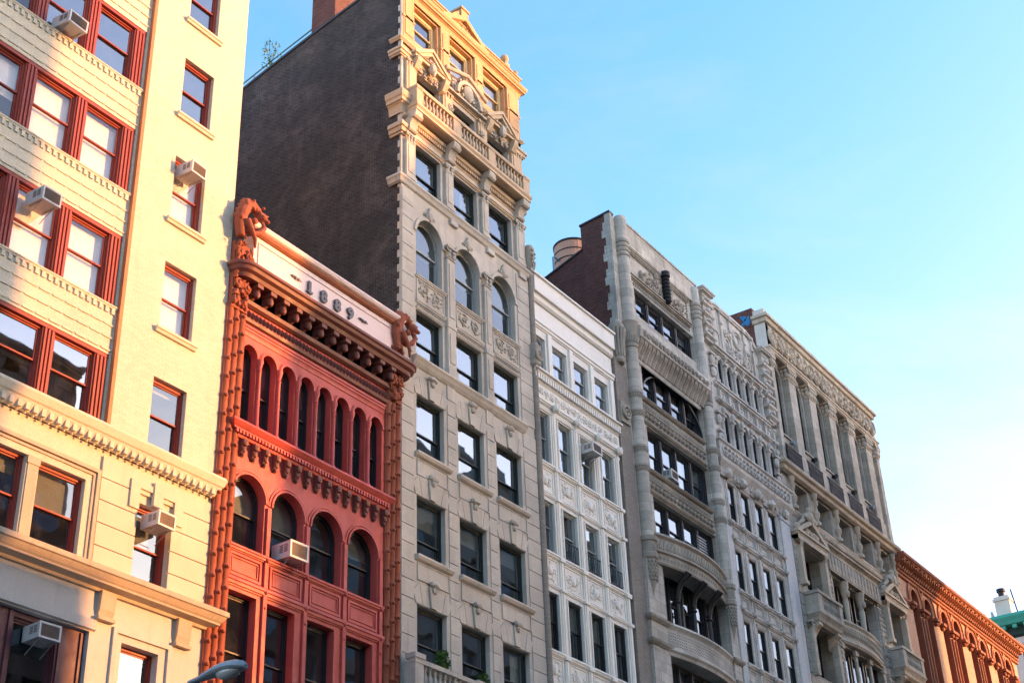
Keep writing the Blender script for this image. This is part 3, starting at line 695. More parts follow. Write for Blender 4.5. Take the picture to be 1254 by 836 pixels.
    for a,b in C:
        archring(g,a,b,33.07-(b-a)/2,(b-a)/2,.14,0,.06,20); archring(g,a+.12,b-.12,33.07-(b-a)/2,(b-a)/2-.12,.12,.30,.06,18)
        for s in range(-3,4):   # stepped voussoirs
            pass
        g.mould(a-.05,b+.2,prof_sill(30.33,30.44,.10)); g.mould(a-.02,b+.15,prof_sill(29.28,29.42,.08)); panelframe(g,a+.0,b+.08,29.46,30.30,0,.05,.04)
        g.mould(a-.02,b+.1,prof_sill(29.03,29.12,.05))
    g.build('arch_mouldings','lime',T)
    for a,b in C:
        g=G(); scrolls(g,a+.08,b+.02,29.54,30.24,.0,.035); lumps(g,a+.08,b,29.54,30.24,0.,.05,16,.06); leafband(g,a+.02,b+.08,29.14,29.28,-.02,.05,.12); g.build('relief_panel','lime_carved',T,True)
    g=G()
    for x in (35.55,37.95,40.3):
        g.blob((x,-.06,33.35),(.16,.1,.26),8,6,.1); spiral(g,x-.2,-.02,33.28,.12,-1,.03,1.2,0,9); spiral(g,x+.2,-.02,33.28,.12,1,.03,1.2,0,9); g.blob((x,-.05,33.62),(.08,.07,.12),6,4)
    g.build('cartouche','lime_carved',T,True)
    # pilasters by row B with brackets under the balcony
    px=[(34.08,34.58),(36.50,36.96),(38.86,39.28),(41.22,41.72)]
    for a,b in px:
        g=G(); g.box(a,b,-.14,.01,34.3,36.1); g.box(a-.04,b+.04,-.18,.01,34.3,34.48); capital(g,a,b,-.14,35.95,36.35,.06); g.box(a+.1,b-.1,-.165,-.13,34.6,35.85); g.build('pilaster','lime',T)
        g=G(); c=(a+b)/2; g.prismx([(0,37.30),(-.52,37.30),(-.55,37.18),(-.48,37.02),(-.34,36.92),(-.26,36.74),(-.22,36.55),(-.12,36.42),(0,36.36)],c-.2,c+.2); g.tube([(c-.23,-.42,37.08),(c+.23,-.42,37.08)],.13,9); g.tube([(c-.23,-.18,36.55),(c+.23,-.18,36.55)],.10,9); g.build('bracket','lime_carved',T,True)
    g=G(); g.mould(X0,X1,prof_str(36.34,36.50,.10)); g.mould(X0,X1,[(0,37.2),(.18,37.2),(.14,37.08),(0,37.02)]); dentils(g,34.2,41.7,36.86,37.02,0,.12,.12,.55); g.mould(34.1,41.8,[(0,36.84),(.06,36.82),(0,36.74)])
    g.sweep([(X0-.05,.55),(X0-.05,0),(34.3,0)],prof_cor(37.2,38.1,.30)); g.sweep([(X0-.03,.5),(X0-.03,0),(34.2,0)],prof_str(36.2,36.7,.2)); g.build('entablature','lime_sun_tint',T)
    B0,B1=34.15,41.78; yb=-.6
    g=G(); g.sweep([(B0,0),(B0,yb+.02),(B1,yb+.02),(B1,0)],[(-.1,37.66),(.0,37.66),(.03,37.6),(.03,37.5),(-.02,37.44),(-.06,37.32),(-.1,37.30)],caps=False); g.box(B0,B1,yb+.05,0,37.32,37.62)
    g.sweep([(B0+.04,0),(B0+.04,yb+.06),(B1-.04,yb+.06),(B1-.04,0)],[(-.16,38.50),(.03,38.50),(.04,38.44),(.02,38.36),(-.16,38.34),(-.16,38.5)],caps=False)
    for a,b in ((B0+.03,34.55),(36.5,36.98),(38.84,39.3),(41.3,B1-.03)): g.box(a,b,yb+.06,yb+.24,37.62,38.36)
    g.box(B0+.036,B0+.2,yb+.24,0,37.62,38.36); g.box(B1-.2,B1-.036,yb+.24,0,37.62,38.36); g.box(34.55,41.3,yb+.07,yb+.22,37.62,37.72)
    bal=g.build('balcony','lime_sun_tint',T)
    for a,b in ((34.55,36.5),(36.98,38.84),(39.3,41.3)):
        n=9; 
        for i in range(n): baluster(bal,a+(b-a)*(i+.5)/n,yb+.15,37.72,38.35,'lime_sun_tint',1.)
    # balcony storey: ornate surrounds and pediments
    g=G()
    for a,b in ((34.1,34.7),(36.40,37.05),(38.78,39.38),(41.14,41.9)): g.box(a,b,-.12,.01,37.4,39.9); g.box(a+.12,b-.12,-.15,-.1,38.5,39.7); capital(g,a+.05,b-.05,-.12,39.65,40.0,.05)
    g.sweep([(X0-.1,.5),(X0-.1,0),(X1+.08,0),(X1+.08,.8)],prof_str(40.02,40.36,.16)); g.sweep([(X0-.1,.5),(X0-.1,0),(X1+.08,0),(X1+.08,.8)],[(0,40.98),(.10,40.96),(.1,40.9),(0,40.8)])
    g.build('balcony_storey_pilaster','lime_sun_tint',T)
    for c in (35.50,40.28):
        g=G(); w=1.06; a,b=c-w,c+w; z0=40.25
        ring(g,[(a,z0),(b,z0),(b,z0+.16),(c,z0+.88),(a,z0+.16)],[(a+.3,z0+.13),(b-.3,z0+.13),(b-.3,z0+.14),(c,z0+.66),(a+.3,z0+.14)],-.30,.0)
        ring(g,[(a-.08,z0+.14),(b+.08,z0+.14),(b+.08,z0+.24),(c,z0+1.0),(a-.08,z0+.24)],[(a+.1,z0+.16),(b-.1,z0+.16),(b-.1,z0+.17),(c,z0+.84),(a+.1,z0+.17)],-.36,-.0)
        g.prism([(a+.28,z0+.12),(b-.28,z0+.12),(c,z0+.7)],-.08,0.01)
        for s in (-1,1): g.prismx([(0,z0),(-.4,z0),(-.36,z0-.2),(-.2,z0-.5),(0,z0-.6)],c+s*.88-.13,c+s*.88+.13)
        g.build('pediment','lime_sun_tint',T)
        g=G(); lumps(g,c-.5,c+.5,z0+.15,z0+.5,-.12,.2,16,.09); g.blob((c,-.3,z0-.05),(.2,.16,.3),8,6,.1); scrolls(g,c-.7,c+.7,z0-.45,z0-.1,-.05,.035); g.build('pediment_carving','lime_carved',T,True)
    g=G(); g.box(36.6,39.2,-.26,.0,40.12,40.22); 
    archring(g,37.2,38.6,40.2,.75,.16,0,.38,16); scrolls(g,36.75,37.4,40.2,41.1,-.12,.06); scrolls(g,38.4,39.1,40.2,41.1,-.12,.06); g.blob((37.9,-.24,40.62),(.32,.2,.42),9,6,.05); lumps(g,37.0,38.8,40.15,41.2,-.1,.2,40,.1)
    scrolls(g,36.65,37.05,38.9,39.7,-.13,.04); scrolls(g,38.75,39.2,38.9,39.7,-.13,.04); g.tube([(36.5,-.2,41.15),(37.2,-.26,41.32),(37.9,-.3,41.5),(38.6,-.26,41.32),(39.3,-.2,41.15)],.09,7)
    g.build('central_cartouche','lime_carved',T,True)
    # attic storey
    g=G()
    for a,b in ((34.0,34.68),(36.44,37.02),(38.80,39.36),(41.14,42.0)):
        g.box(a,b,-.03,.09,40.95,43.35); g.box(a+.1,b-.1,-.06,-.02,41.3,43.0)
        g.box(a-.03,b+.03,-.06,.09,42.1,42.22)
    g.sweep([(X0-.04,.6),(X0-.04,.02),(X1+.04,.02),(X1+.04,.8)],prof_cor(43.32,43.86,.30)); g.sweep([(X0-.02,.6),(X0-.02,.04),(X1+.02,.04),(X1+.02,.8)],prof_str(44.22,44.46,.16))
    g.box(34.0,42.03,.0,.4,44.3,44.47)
    g.build('attic_entablature','attic_sun_tint',T)
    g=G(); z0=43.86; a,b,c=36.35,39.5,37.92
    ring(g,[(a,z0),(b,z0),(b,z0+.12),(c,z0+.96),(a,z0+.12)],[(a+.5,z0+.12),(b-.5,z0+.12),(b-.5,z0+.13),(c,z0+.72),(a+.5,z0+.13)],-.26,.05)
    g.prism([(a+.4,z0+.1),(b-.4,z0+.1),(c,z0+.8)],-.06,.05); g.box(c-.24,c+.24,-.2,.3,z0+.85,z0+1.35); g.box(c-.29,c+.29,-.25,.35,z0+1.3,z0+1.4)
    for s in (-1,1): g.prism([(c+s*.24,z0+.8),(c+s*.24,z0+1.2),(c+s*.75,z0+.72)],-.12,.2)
    g.build('roof_pediment','attic_sun_tint',T)
    g=G(); scrolls(g,34.3,36.3,43.9,44.2,.03,.03); scrolls(g,39.6,41.1,43.9,44.2,.03,.03); scrolls(g,37.3,38.5,43.98,44.4,-.06,.035); g.build('frieze_carving','attic_sun_tint',T,True)
    g=G(); g.box(40.98,41.3,-.12,.2,44.4,44.62); g.lathe(41.14,.04,[(.07,44.6),(.07,44.7),(.17,44.8),(.2,44.92),(.15,45.05),(.03,45.12)],10); g.lathe(41.95,.04,[(.1,44.4),(.14,44.5),(.05,44.6),(.12,44.7),(.02,44.85)],8); g.build('finial','attic_sun_tint',T,True)
    g=G(); g.tube([(39.3,.25,44.95),(41.,.25,44.95)],.025,5)
    for x in (39.3,40.2,41.): g.tube([(x,.25,44.4),(x,.25,44.95)],.022,5)
    g.build('parapet_rail','steel_blue',T)
    for x in (34.4,36.72,39.08,41.14): 
        pass
    # windows
    for r,(z0,z1) in rows.items():
        for i,(a,b) in enumerate(C):
            window(T,a,b,z0,z1,y=.26,fm='green_frame',fw=.07,glass='glass_hi' if r in 'BDE' else 'glass_dark',blind={'B':None,'D':None,'E':None,'F':[.42,.3,.3][i],'G':None,'H':None}[r],bm='blindg',split=.4 if r!='F' else .3)
    for i,(a,b) in enumerate(C):
        window(T,a,b,30.45,33.07,y=.27,fm='grey_frame',rise=(b-a)/2,fw=.05,glass='glass_dark',blind=.55,bm='blindg')
        window(T,a,b,37.5,39.82,y=.34,fm='green_frame',fw=.08,glass='glass_dark')
        window(T,a,b,41.45,43.25,y=.34,fm='yellow_frame',fw=.16,glass='glass_hi',blind=[None,.9,.9][i])
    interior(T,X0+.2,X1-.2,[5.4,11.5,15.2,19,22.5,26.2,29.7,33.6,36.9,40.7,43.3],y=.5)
    # low balcony
    a,b=33.98,37.6; y=-.55
    g=G(); g.box(a,b,y,0,15.0,15.22); g.box(a-.05,b+.05,y-.05,0,15.22,15.3); g.box(a-.02,b+.02,y-.02,y+.2,15.98,16.12); g.box(a,a+.42,y,y+.3,15.3,16.2); g.box(a-.05,a+.47,y-.05,y+.35,16.12,16.28); g.box(a+.006,a+.2,y+.3,0,15.3,16.0); g.box(b-.4,b,y,y+.3,15.3,16.2)
    bl=g.build('lower_balcony','lime',T)
    for i in range(11): baluster(bl,a+.6+i*.25,y+.1,15.3,15.98,'lime',1.1)
b_tower()

# ================================================================== building 4: white terracotta building
def b_white():
    X0,X1=42.09,48.52; T=thing('terracotta_building','narrow white glazed building with four window columns between the grey tower and the brown pier','building',(X0,0,0))
    C=[(42.16,43.24),(43.74,44.83),(45.33,46.43),(46.95,48.04)]; rows=[(30.2,31.68),(26.15,28.28),(22.5,24.52),(18.76,20.92),(15.1,17.2),(11.4,13.5)]
    g=G(); wall(g,X0,X1,0,34.3,[(a,b,z0,z1) for a,b in C for z0,z1 in rows]+[(42.6,48,.4,4.6),(42.6,48,6,10)],y=.06,rev=.38)
    shell(g,X0,X1,16,34.2,y=.06); g.build('wall','white',T)
    g=G(); g.quad((X0,.06,33.6),(X1,.06,33.6),(X1,16,33.6),(X0,16,33.6)); g.build('roof','roof',T)
    g=G(); g.box(X0+.3,X1+.08,-.14,.35,33.62,34.38); g.box(X0+.3,X1+.08,-.02,.06,33.3,33.62); g.mould(X0,X1+.1,[(0,34.44),(.22,34.44),(.22,34.36),(.14,34.34)],y=.0); g.build('parapet','white',T)
    g=G(); g.mould(X0,X1,[(0,33.32),(.1,33.30),(.02,33.2),(0,33.2)],y=.03); g.mould(X0,X1,prof_str(32.02,32.36,.14),y=.06); g.box(X0,X1,-.02,.06,32.3,32.4); g.build('crown_moulding','white',T)
    g=G(); g.mould(X0,X1+.05,prof_str(29.72,29.98,.30),y=.06); dentils(g,X0,X1,29.52,29.74,.06,.22,.17,.6); g.mould(X0,X1,[(0,29.52),(.12,29.5),(.05,29.38),(0,29.36)],y=.06); g.box(X0,X1,-.02,.06,28.75,29.36); g.mould(X0,X1,prof_str(28.6,28.78,.12),y=.06); g.mould(X0,X1,[(0,28.45),(.06,28.44),(.04,28.34),(0,28.34)],y=.06); g.build('dentil_cornice','white',T)
    g=G(); scrolls(g,X0+.3,X1-.1,28.85,29.3,-.02,.028); g.build('frieze_carving','white',T,True)
    P=[(41.9,42.14),(43.26,43.72),(44.85,45.31),(46.45,46.93),(48.06,48.52)]
    for i,(a,b) in enumerate(P[1:]):
        g=G(); c=(a+b)/2; w=.13 if b-a>.3 else .09
        g.box(c-w,c+w,-.0,.07,0,28.5); g.box(c-w*.45,c+w*.45,-.03,.01,0,28.4); g.box(c-w,c+w,-.03,.07,30.0,32.0)
        for z in (25.98,24.72,22.3,21.12,18.56,17.4): g.box(c-w-.04,c+w+.04,-.08,.06,z-.06,z+.06)
        g.build('pier_strip','white',T)
        g=G(); g.blob((c,-.14,28.62),(.17,.13,.2),8,6,.06); spiral(g,c,-.2,28.66,.12,1,.03,1.3,0,9); g.build('rosette_capital','white',T,True)
    g=G()
    for z in (26.02,22.38,18.64,14.95): g.mould(X0,X1,prof_str(z-.13,z+.06,.12),y=.06)
    for z in (24.74,21.15,17.43,13.7): g.mould(X0,X1,prof_str(z-.07,z+.06,.07),y=.06)
    for z in (30.1,): g.mould(X0,X1,prof_str(z-.06,z+.06,.06),y=.06)
    for a,b in C:
        for z0,z1 in rows[1:]: g.box(a,a+.05,.0,.06,z0,z1); g.box(b-.05,b,.0,.06,z0,z1)
    g.build('belt_courses','white',T)
    for z0,z1 in ((24.86,25.82),(21.26,22.2),(17.54,18.46),(13.84,14.76)):
        for a,b in C:
            g=G(); panelframe(g,a-.02,b+.02,z0,z1,.06,.04,.03); scrolls(g,a+.06,b-.06,z0+.08,z1-.08,.06,.024); lumps(g,a+.06,b-.06,z0+.06,z1-.06,.05,.03,26,.055); g.blob(((a+b)/2,.03,(z0+z1)/2),(.14,.07,.2),8,5); g.build('relief_panel','white',T,True)
    for r,(z0,z1) in enumerate(rows):
        for i,(a,b) in enumerate(C):
            window(T,a,b,z0,z1,y=.24,fm='grey_frame' if r in (0,1,2) else 'dark_frame',fw=.08,glass='glass_hi' if r<3 else 'glass_old',blind=R.choice([None,.35,.5,.8]) if r else None,bm='blindg')
    for a,b in C[1:]:
        g=G(); g.box(a,b,.02,.05,22.55,22.6); g.box(a,b,.02,.05,23.18,23.22)
        for k in range(9): x=a+.05+(b-a-.1)*k/8; g.tube([(x,.035,22.58),(x+R.uniform(-.02,.02),.035,23.2)],.012,4)
        g.build('window_guard','iron',T)
    interior(T,X0+.1,X1-.1,[5,10.6,14.2,18,21.6,25.4,29.2,33],y=.46)
    # tan colonnette against the tower corner
    g=G(); g.lathe(42.20,-.03,[(.14,.3),(.14,29.9),(.14,30.0)],12); g.lathe(42.20,-.03,[(.14,30.8),(.14,34.25),(.19,34.3),(.19,34.42),(.12,34.46)],12); g.build('colonnette','tan_brick',T,True)
    g=G(); g.lathe(42.22,-.04,[(.2,34.4),(.24,34.6),(.2,34.75),(.22,35.2),(.24,35.4),(.16,35.6),(.04,35.68)],10); lumps(g,42.05,42.42,34.5,35.5,-.2,.1,16,.07)
    g.torus((42.22,-.28,30.4),.2,.06,14,6); g.torus((42.22,-.28,30.4),.09,.05,10,5); g.lathe(42.22,-.04,[(.2,29.9),(.28,30.0),(.22,30.4),(.28,30.8),(.24,30.9)],12); g.build('colonnette_ornament','b5c',T,True)
b_white()

# ================================================================== building 5: round-columned loft building
def b_five():
    X0,X1=48.62,57.75; wx=49.42
    T=thing('loft_building','mottled stone loft building with round corner columns, dark windows and bowed stone cornices','building',(X0,0,0))
    O0,O1=51.12,56.82; g=G()
    hs=[(O0,O1,36.7,38.15),(O0,O1,32.35,34.35),(O0,O1,28.85,31.0),(O0,O1,25.85,27.66),(O0,O1,22.0,24.6),(O0,O1,17.3,20.62),(O0,O1,13.,16.5),(O0,O1,.4,5),(O0,O1,6.5,11.5)]
    wall(g,wx,X1,0,41.3,hs,y=.0,rev=.5); g.quad((X1,0,0),(X1,16,0),(X1,16,39.8),(X1,0,39.8)); g.quad((X0,16,0),(X1,16,0),(X1,16,39),(X0,16,39))
    g.build('wall','b5',T)
    g=G(); pr=[(0.02,0),(16,0),(16,38.0),(4.0,38.9),(4.0,39.1),(2.9,39.64),(1.62,39.94),(1.62,41.28),(0.02,41.45)]
    g.prismx(pr,wx-.012,wx+.3); g.build('party_wall','b5brick',T)
    g=G()
    for (ya,za),(yb,zb) in [((.0,41.45),(1.66,41.28)),((1.6,39.94),(4.0,39.1)),((4.0,38.9),(16,38.))]:
        g.add([(wx-.07,ya,za),(wx-.07,yb,zb),(wx-.07,yb,zb+.09),(wx-.07,ya,za+.09),(wx+.34,ya,za),(wx+.34,yb,zb),(wx+.34,yb,zb+.09),(wx+.34,ya,za+.09)],((0,1,2,3),(3,2,6,7),(0,4,5,1),(4,5,6,7),(0,3,7,4),(1,2,6,5)))
    g.build('coping','dark_frame',T)
    g=G(); g.quad((wx+.3,.3,38.3),(X1,.3,38.3),(X1,16,37.6),(wx+.3,16,37.6)); g.build('roof','roof',T)
    g=G(); z=35.4;k=0
    while z<41.2: d=[.42,.30,.5][k%3]; g.box(wx-.035,wx+.1,-.005,d,z,z+.42); z+=.43;k+=1
    g.build('corner_quoins','b5',T)
    # brown brick pier on the left with its capital
    g=G(); g.box(48.62,49.42,-.05,.3,0,33.3); g.box(49.42,49.62,-.05,-.004,0,33.2); g.box(48.62,49.42,.0,.3,33.3,34.6); g.build('brown_pier','tan_brick',T)
    g=G(); g.lathe(49.1,.0,[(.26,33.2),(.31,33.3),(.27,33.4),(.28,34.6),(.34,34.9),(.35,35.1),(.2,35.35),(.08,35.4)],12)
    for k in range(7):
        t=PI+PI*(k+.5)/7; g.tube([(49.1+.28*cos(t),.28*sin(t),33.5),(49.1+.30*cos(t),.30*sin(t),34.3),(49.1+.37*cos(t),.37*sin(t),34.9)],[.04,.055,.07],6)
    g.torus((49.1,-.2,30.75),.27,.06,14,6); g.torus((49.1,-.2,30.75),.12,.05,10,5); g.box(48.75,49.45,-.14,0,30.25,31.25); g.build('pier_capital','b5c',T,True)
    def column(cx,r,zc,zt,name='column'):
        cy=-.12
        g=G(); pr=[(r*.96,zc),(r,zc+1)]+[(r,z) for z in (28,32,36,40)]+[(r,zt-.05),(r*.9,zt)]; g.lathe(cx,cy,pr,20); g.build(name,'b5',T,True)
        g=G()
        for z0 in (39.15,):
            for k in range(4): z=z0+k*.25; g.lathe(cx,cy,[(r,z),(r+.04,z+.03),(r+.05,z+.1),(r+.04,z+.17),(r,z+.2)],18)
        for z,h in ((35.0,.5),): 
            g.lathe(cx,cy,[(r,z-.7),(r+.05,z-.65),(r+.05,z-.5),(r+.02,z-.48),(r+.02,z-.1),(r+.06,z),(r+.1,z+.1),(r+.1,z+.55),(r+.14,z+.62),(r,z+.66)],20)
            for k in range(14): t=PI+PI*(k+.5)/14; g.tube([(cx+(r+.04)*cos(t),cy+(r+.04)*sin(t),z-.45),(cx+(r+.05)*cos(t),cy+(r+.05)*sin(t),z-.08)],.03,5)
        for z in (31.95,31.05,29.35,28.45):
            g.lathe(cx,cy,[(r,z-.16),(r+.03,z-.12),(r+.03,z),(r+.08,z+.06),(r+.07,z+.16),(r,z+.2)],20)
            for k in range(12): t=PI+PI*(k+.5)/12; g.blob((cx+(r+.03)*cos(t),cy+(r+.03)*sin(t),z-.02),(.04,.04,.09),5,4)
        g.build('column_bands','b5c',T,True)
        g=G(); zt2=25.35; pr=[(.02,22.35),(.04,22.7),(.12,23.1),(r*.85,23.5),(r*1.0,23.8),(r*1.05,24.35),(r+.08,24.42),(r+.08,24.6),(r+.04,24.65),(r+.04,25.1),(r+.1,25.16),(r+.12,25.34),(r,25.4)]
        g.lathe(cx,cy,pr,18)
        for i in range(6):
            for k in range(9):
                t=PI*.9+PI*1.2*(k+.5*(i%2))/8; z=23.5+i*.15; rr=r*(.86+.04*i); g.blob((cx+rr*cos(t),cy+rr*sin(t),z),(.055,.055,.07),5,4)
        for k in range(16): t=PI*.9+PI*1.2*k/15; g.tube([(cx+(r+.02)*cos(t),cy+(r+.02)*sin(t),24.68),(cx+(r+.02)*cos(t+.18),cy+(r+.02)*sin(t+.18),25.08)],.03,4)
        g.build('column_corbel','b5c',T,True)
    column(50.08,.30,25.3,41.42); column(57.12,.27,25.3,41.05)
    g=G(); g.box(50.4,57.3,-.16,.3,40.2,41.32); g.box(50.3,57.4,-.20,.34,41.32,41.42); g.build('parapet','b5',T)
    g=G(); g.mould(50.4,56.6,prof_str(40.0,40.2,.14)); balls(g,50.5,56.5,39.93,-.05,.06,.16); g.mould(50.5,56.5,prof_str(38.5,38.72,.2)); leafband(g,51.0,56.5,38.2,38.48,-.01,.08,.17); balls(g,56.1,56.4,39.2,-.03,.05,.16)
    for z in [38.8+.15*k for k in range(8)]: g.blob((56.35,-.03,z),.06,5,4); g.blob((50.62,-.03,z),.06,5,4)
    g.build('top_frieze','b5c',T)
    g=G(); g.lathe(54.0,-.22,[(.1,38.6)]+[(r,38.65+.2*k+dz) for k in range(7) for r,dz in ((.15,0),(.2,.05),(.2,.12),(.14,.17))]+[(.24,40.1),(.24,40.35),(.05,40.45)],12); g.build('ringed_colonnette','iron',T,True)
    g=G(); scrolls(g,52.1,53.8,38.8,39.9,-.02,.07); scrolls(g,54.2,55.8,38.8,39.8,-.02,.07); lumps(g,51.6,53.8,38.75,39.6,-.02,.16,46,.10); lumps(g,54.2,56.,38.75,39.6,-.02,.16,46,.10); lumps(g,53,53.8,39.3,40.0,-.02,.16,16,.10); lumps(g,54.2,55.,39.3,40.0,-.02,.16,16,.10); g.build('foliage_relief','b5c',T,True)
    # cornice over second row
    g=G(); g.mould(50.2,56.8,[(0,35.5),(.62,35.5),(.66,35.4),(.6,34.95),(.5,34.9),(.2,34.35),(.12,34.2),(0,34.2)])
    g.mould(50.3,56.6,[(0,34.2),(.1,34.18),(.05,34.0),(0,34.0)]); g.build('cornice','b5',T)
    g=G(); scrolls(g,50.4,56.6,35.02,35.4,-.62,.035); leafband(g,50.4,56.6,34.98,35.42,-.6,.05,.22); q=.36
    for k in range(18):
        x=50.3+k*q; g.prismx([(-.05,34.93),(-.56,34.93),(-.5,34.75),(-.3,34.5),(-.14,34.2),(-.05,34.15)],x+.05,x+.27)
    g.build('cornice_carving','b5c',T)
    for z0,z1 in ((31.02,32.33),(27.68,28.83)):
        g=G(); h=z1-z0; g.mould(50.3,56.6,[(0,z1),(.16,z1),(.2,z1-.06),(.12,z1-.14),(0,z1-.16)]); leafband(g,50.5,56.5,z0+h*.52,z1-.18,0.,.09,.2); g.mould(50.3,56.6,prof_str(z0+h*.42,z0+h*.52,.14)); g.box(50.4,56.6,-.05,0,z0+.14,z0+h*.42); balls(g,50.5,56.5,z0+h*.3,-.09,.10,.34); g.mould(50.3,56.6,prof_str(z0+.02,z0+.14,.12)); g.build('spandrel_band','b5c',T)
    # bowed cornice and ledges
    def bow(x0,x1,y0,b,n=18): return [(x0+(x1-x0)*i/n,y0-b*(1-(2*i/n-1)**2)) for i in range(n+1)]
    p=bow(50.2,56.9,-.15,.55)
    g=G(); g.sweep(p,[(-.9,25.72),(.0,25.72),(.1,25.7),(.12,25.6),(.04,25.54),(.0,25.5),(.0,25.02),(.06,24.98),(.06,24.9),(-.04,24.86),(-.06,24.52),(-.02,24.46),(-.06,24.38),(-.9,24.38)]); g.build('bowed_cornice','b5c',T)
    g=G()
    for (a,b) in zip(bow(50.2,56.9,-.15,.55,30),bow(50.2,56.9,-.15,.55,30)[1:]):
        x=(a[0]+b[0])/2;y=(a[1]+b[1])/2; g.tube([(x-.08,y-.01,25.05),(x+.06,y-.01,25.45)],.035,5); g.tube([(x+.08,y-.01,25.05),(x-.04,y-.01,25.25)],.03,5); g.blob((x,y,25.28),.05,5,4); g.pyr(x-.09,x+.09,24.56,24.84,y+.06,.07)
    g.build('cornice_carving','b5c',T)
    p2=bow(50.5,56.9,-.08,.38); g=G()
    g.sweep(p2,[(-.7,21.95),(.10,21.95),(.12,21.85),(.04,21.76),(0,21.7),(0,21.0),(.1,20.95),(.12,20.8),(.04,20.72),(0,20.6),(-.7,20.6)]); g.build('bowed_balcony','b5',T)
    g=G(); pp=bow(50.5,56.9,-.08,.38,44)
    for a,b in zip(pp,pp[1:]):
        x=(a[0]+b[0])/2; y=(a[1]+b[1])/2
        for k in range(5): g.tube([(x-.05,y-.004,21.06+k*.12),(x+.05,y-.004,21.12+k*.12)],.018,4)
    g.build('balcony_lattice','b5c',T)
    for a,b in ((49.55,51.1),(56.0,57.5)):
        g=G(); g.box(a+.1,b-.05,-.18,.02,0,24.4) if a<50 else g.box(56.83,57.5,-.18,.02,0,24.2); g.build('pier','b5',T)
        g=G(); aa,bb=(49.6,51.08) if a<50 else (56.8,57.55)
        for z in (21.85,20.85): g.sweep([(aa,.0),(aa,-.2),(bb,-.2),(bb,0)],[(0,z+.12),(.14,z+.1),(.12,z),(.03,z-.1),(0,z-.1)])
        g.build('pier_moulding','b5c',T)
    # dark metal window walls
    def bay(z0,z1,n=4,y=.3,arch=False,blinds=None,glass='glass_hi'):
        xs=[O0+.12+(O1-O0-.24)*i/n for i in range(n+1)]
        g=G(); g.box(O0,O1,y-.06,y+.14,z1-.12,z1); g.box(O0,O1,y-.06,y+.14,z0,z0+.1)
        for x in xs: g.box(x-.11,x+.11,y-.10,y+.14,z0+.1,z1-.12); g.box(x-.04,x+.04,y-.13,y-.09,z0+.1,z1-.12)
        g.build('mullion_frame','dark_frame',T)
        for i in range(n): window(T,xs[i]+.11,xs[i+1]-.11,z0+.1,z1-.12,y=y+.05,fm='bluedark',fw=.05,glass=glass,blind=(blinds or [None]*n)[i],bm='blindg')
    bay(36.7,38.15); bay(32.35,34.35,blinds=[None,.6,.4,None],glass='glass'); bay(28.85,31.0,blinds=[.5,None,None,.3],glass='glass_hi'); bay(25.85,27.66)
    bay(22.0,24.6,5,glass='glass_dark',y=.42); bay(17.3,20.62,5,glass='glass_dark'); bay(13,16.5,5,glass='glass_dark')
    g=G(); archring(g,O0+.1,O1-.1,32.6,1.66,.09,.2,.12,22); g.build('arched_tracery','dark_frame',T)
    g=G()
    for k in range(9): g.box(55.25,56.15,.18,.26,26.1+k*.14,26.17+k*.14)
    g.build('louver','grey_frame',T)
    for x in (52.35,53.75,55.15):
        g=G(); g.tube([(x,-.05,21.9),(x,-.05,23.2)],.09,8); g.lathe(x,-.05,[(.09,23.15),(.15,23.22),(.1,23.32),(.13,23.4)],10); g.tube([(x,-.05,23.35),(x,-.12,23.7),(x,-.3,24.05),(x,-.6,24.25),(x,-.72,24.38)],[.1,.11,.13,.15,.16],8); g.build('bracket_post','dark_frame',T,True)
    interior(T,wx+.4,X1-.2,[6,12.2,17,21.4,25.3,28.4,31.7,36.2,38.6],y=.62)
    g=G(); g.box(56.5,57.7,.45,2.0,38.2,42.05); g.build('roof_bulkhead','stonelight',T)
b_five()

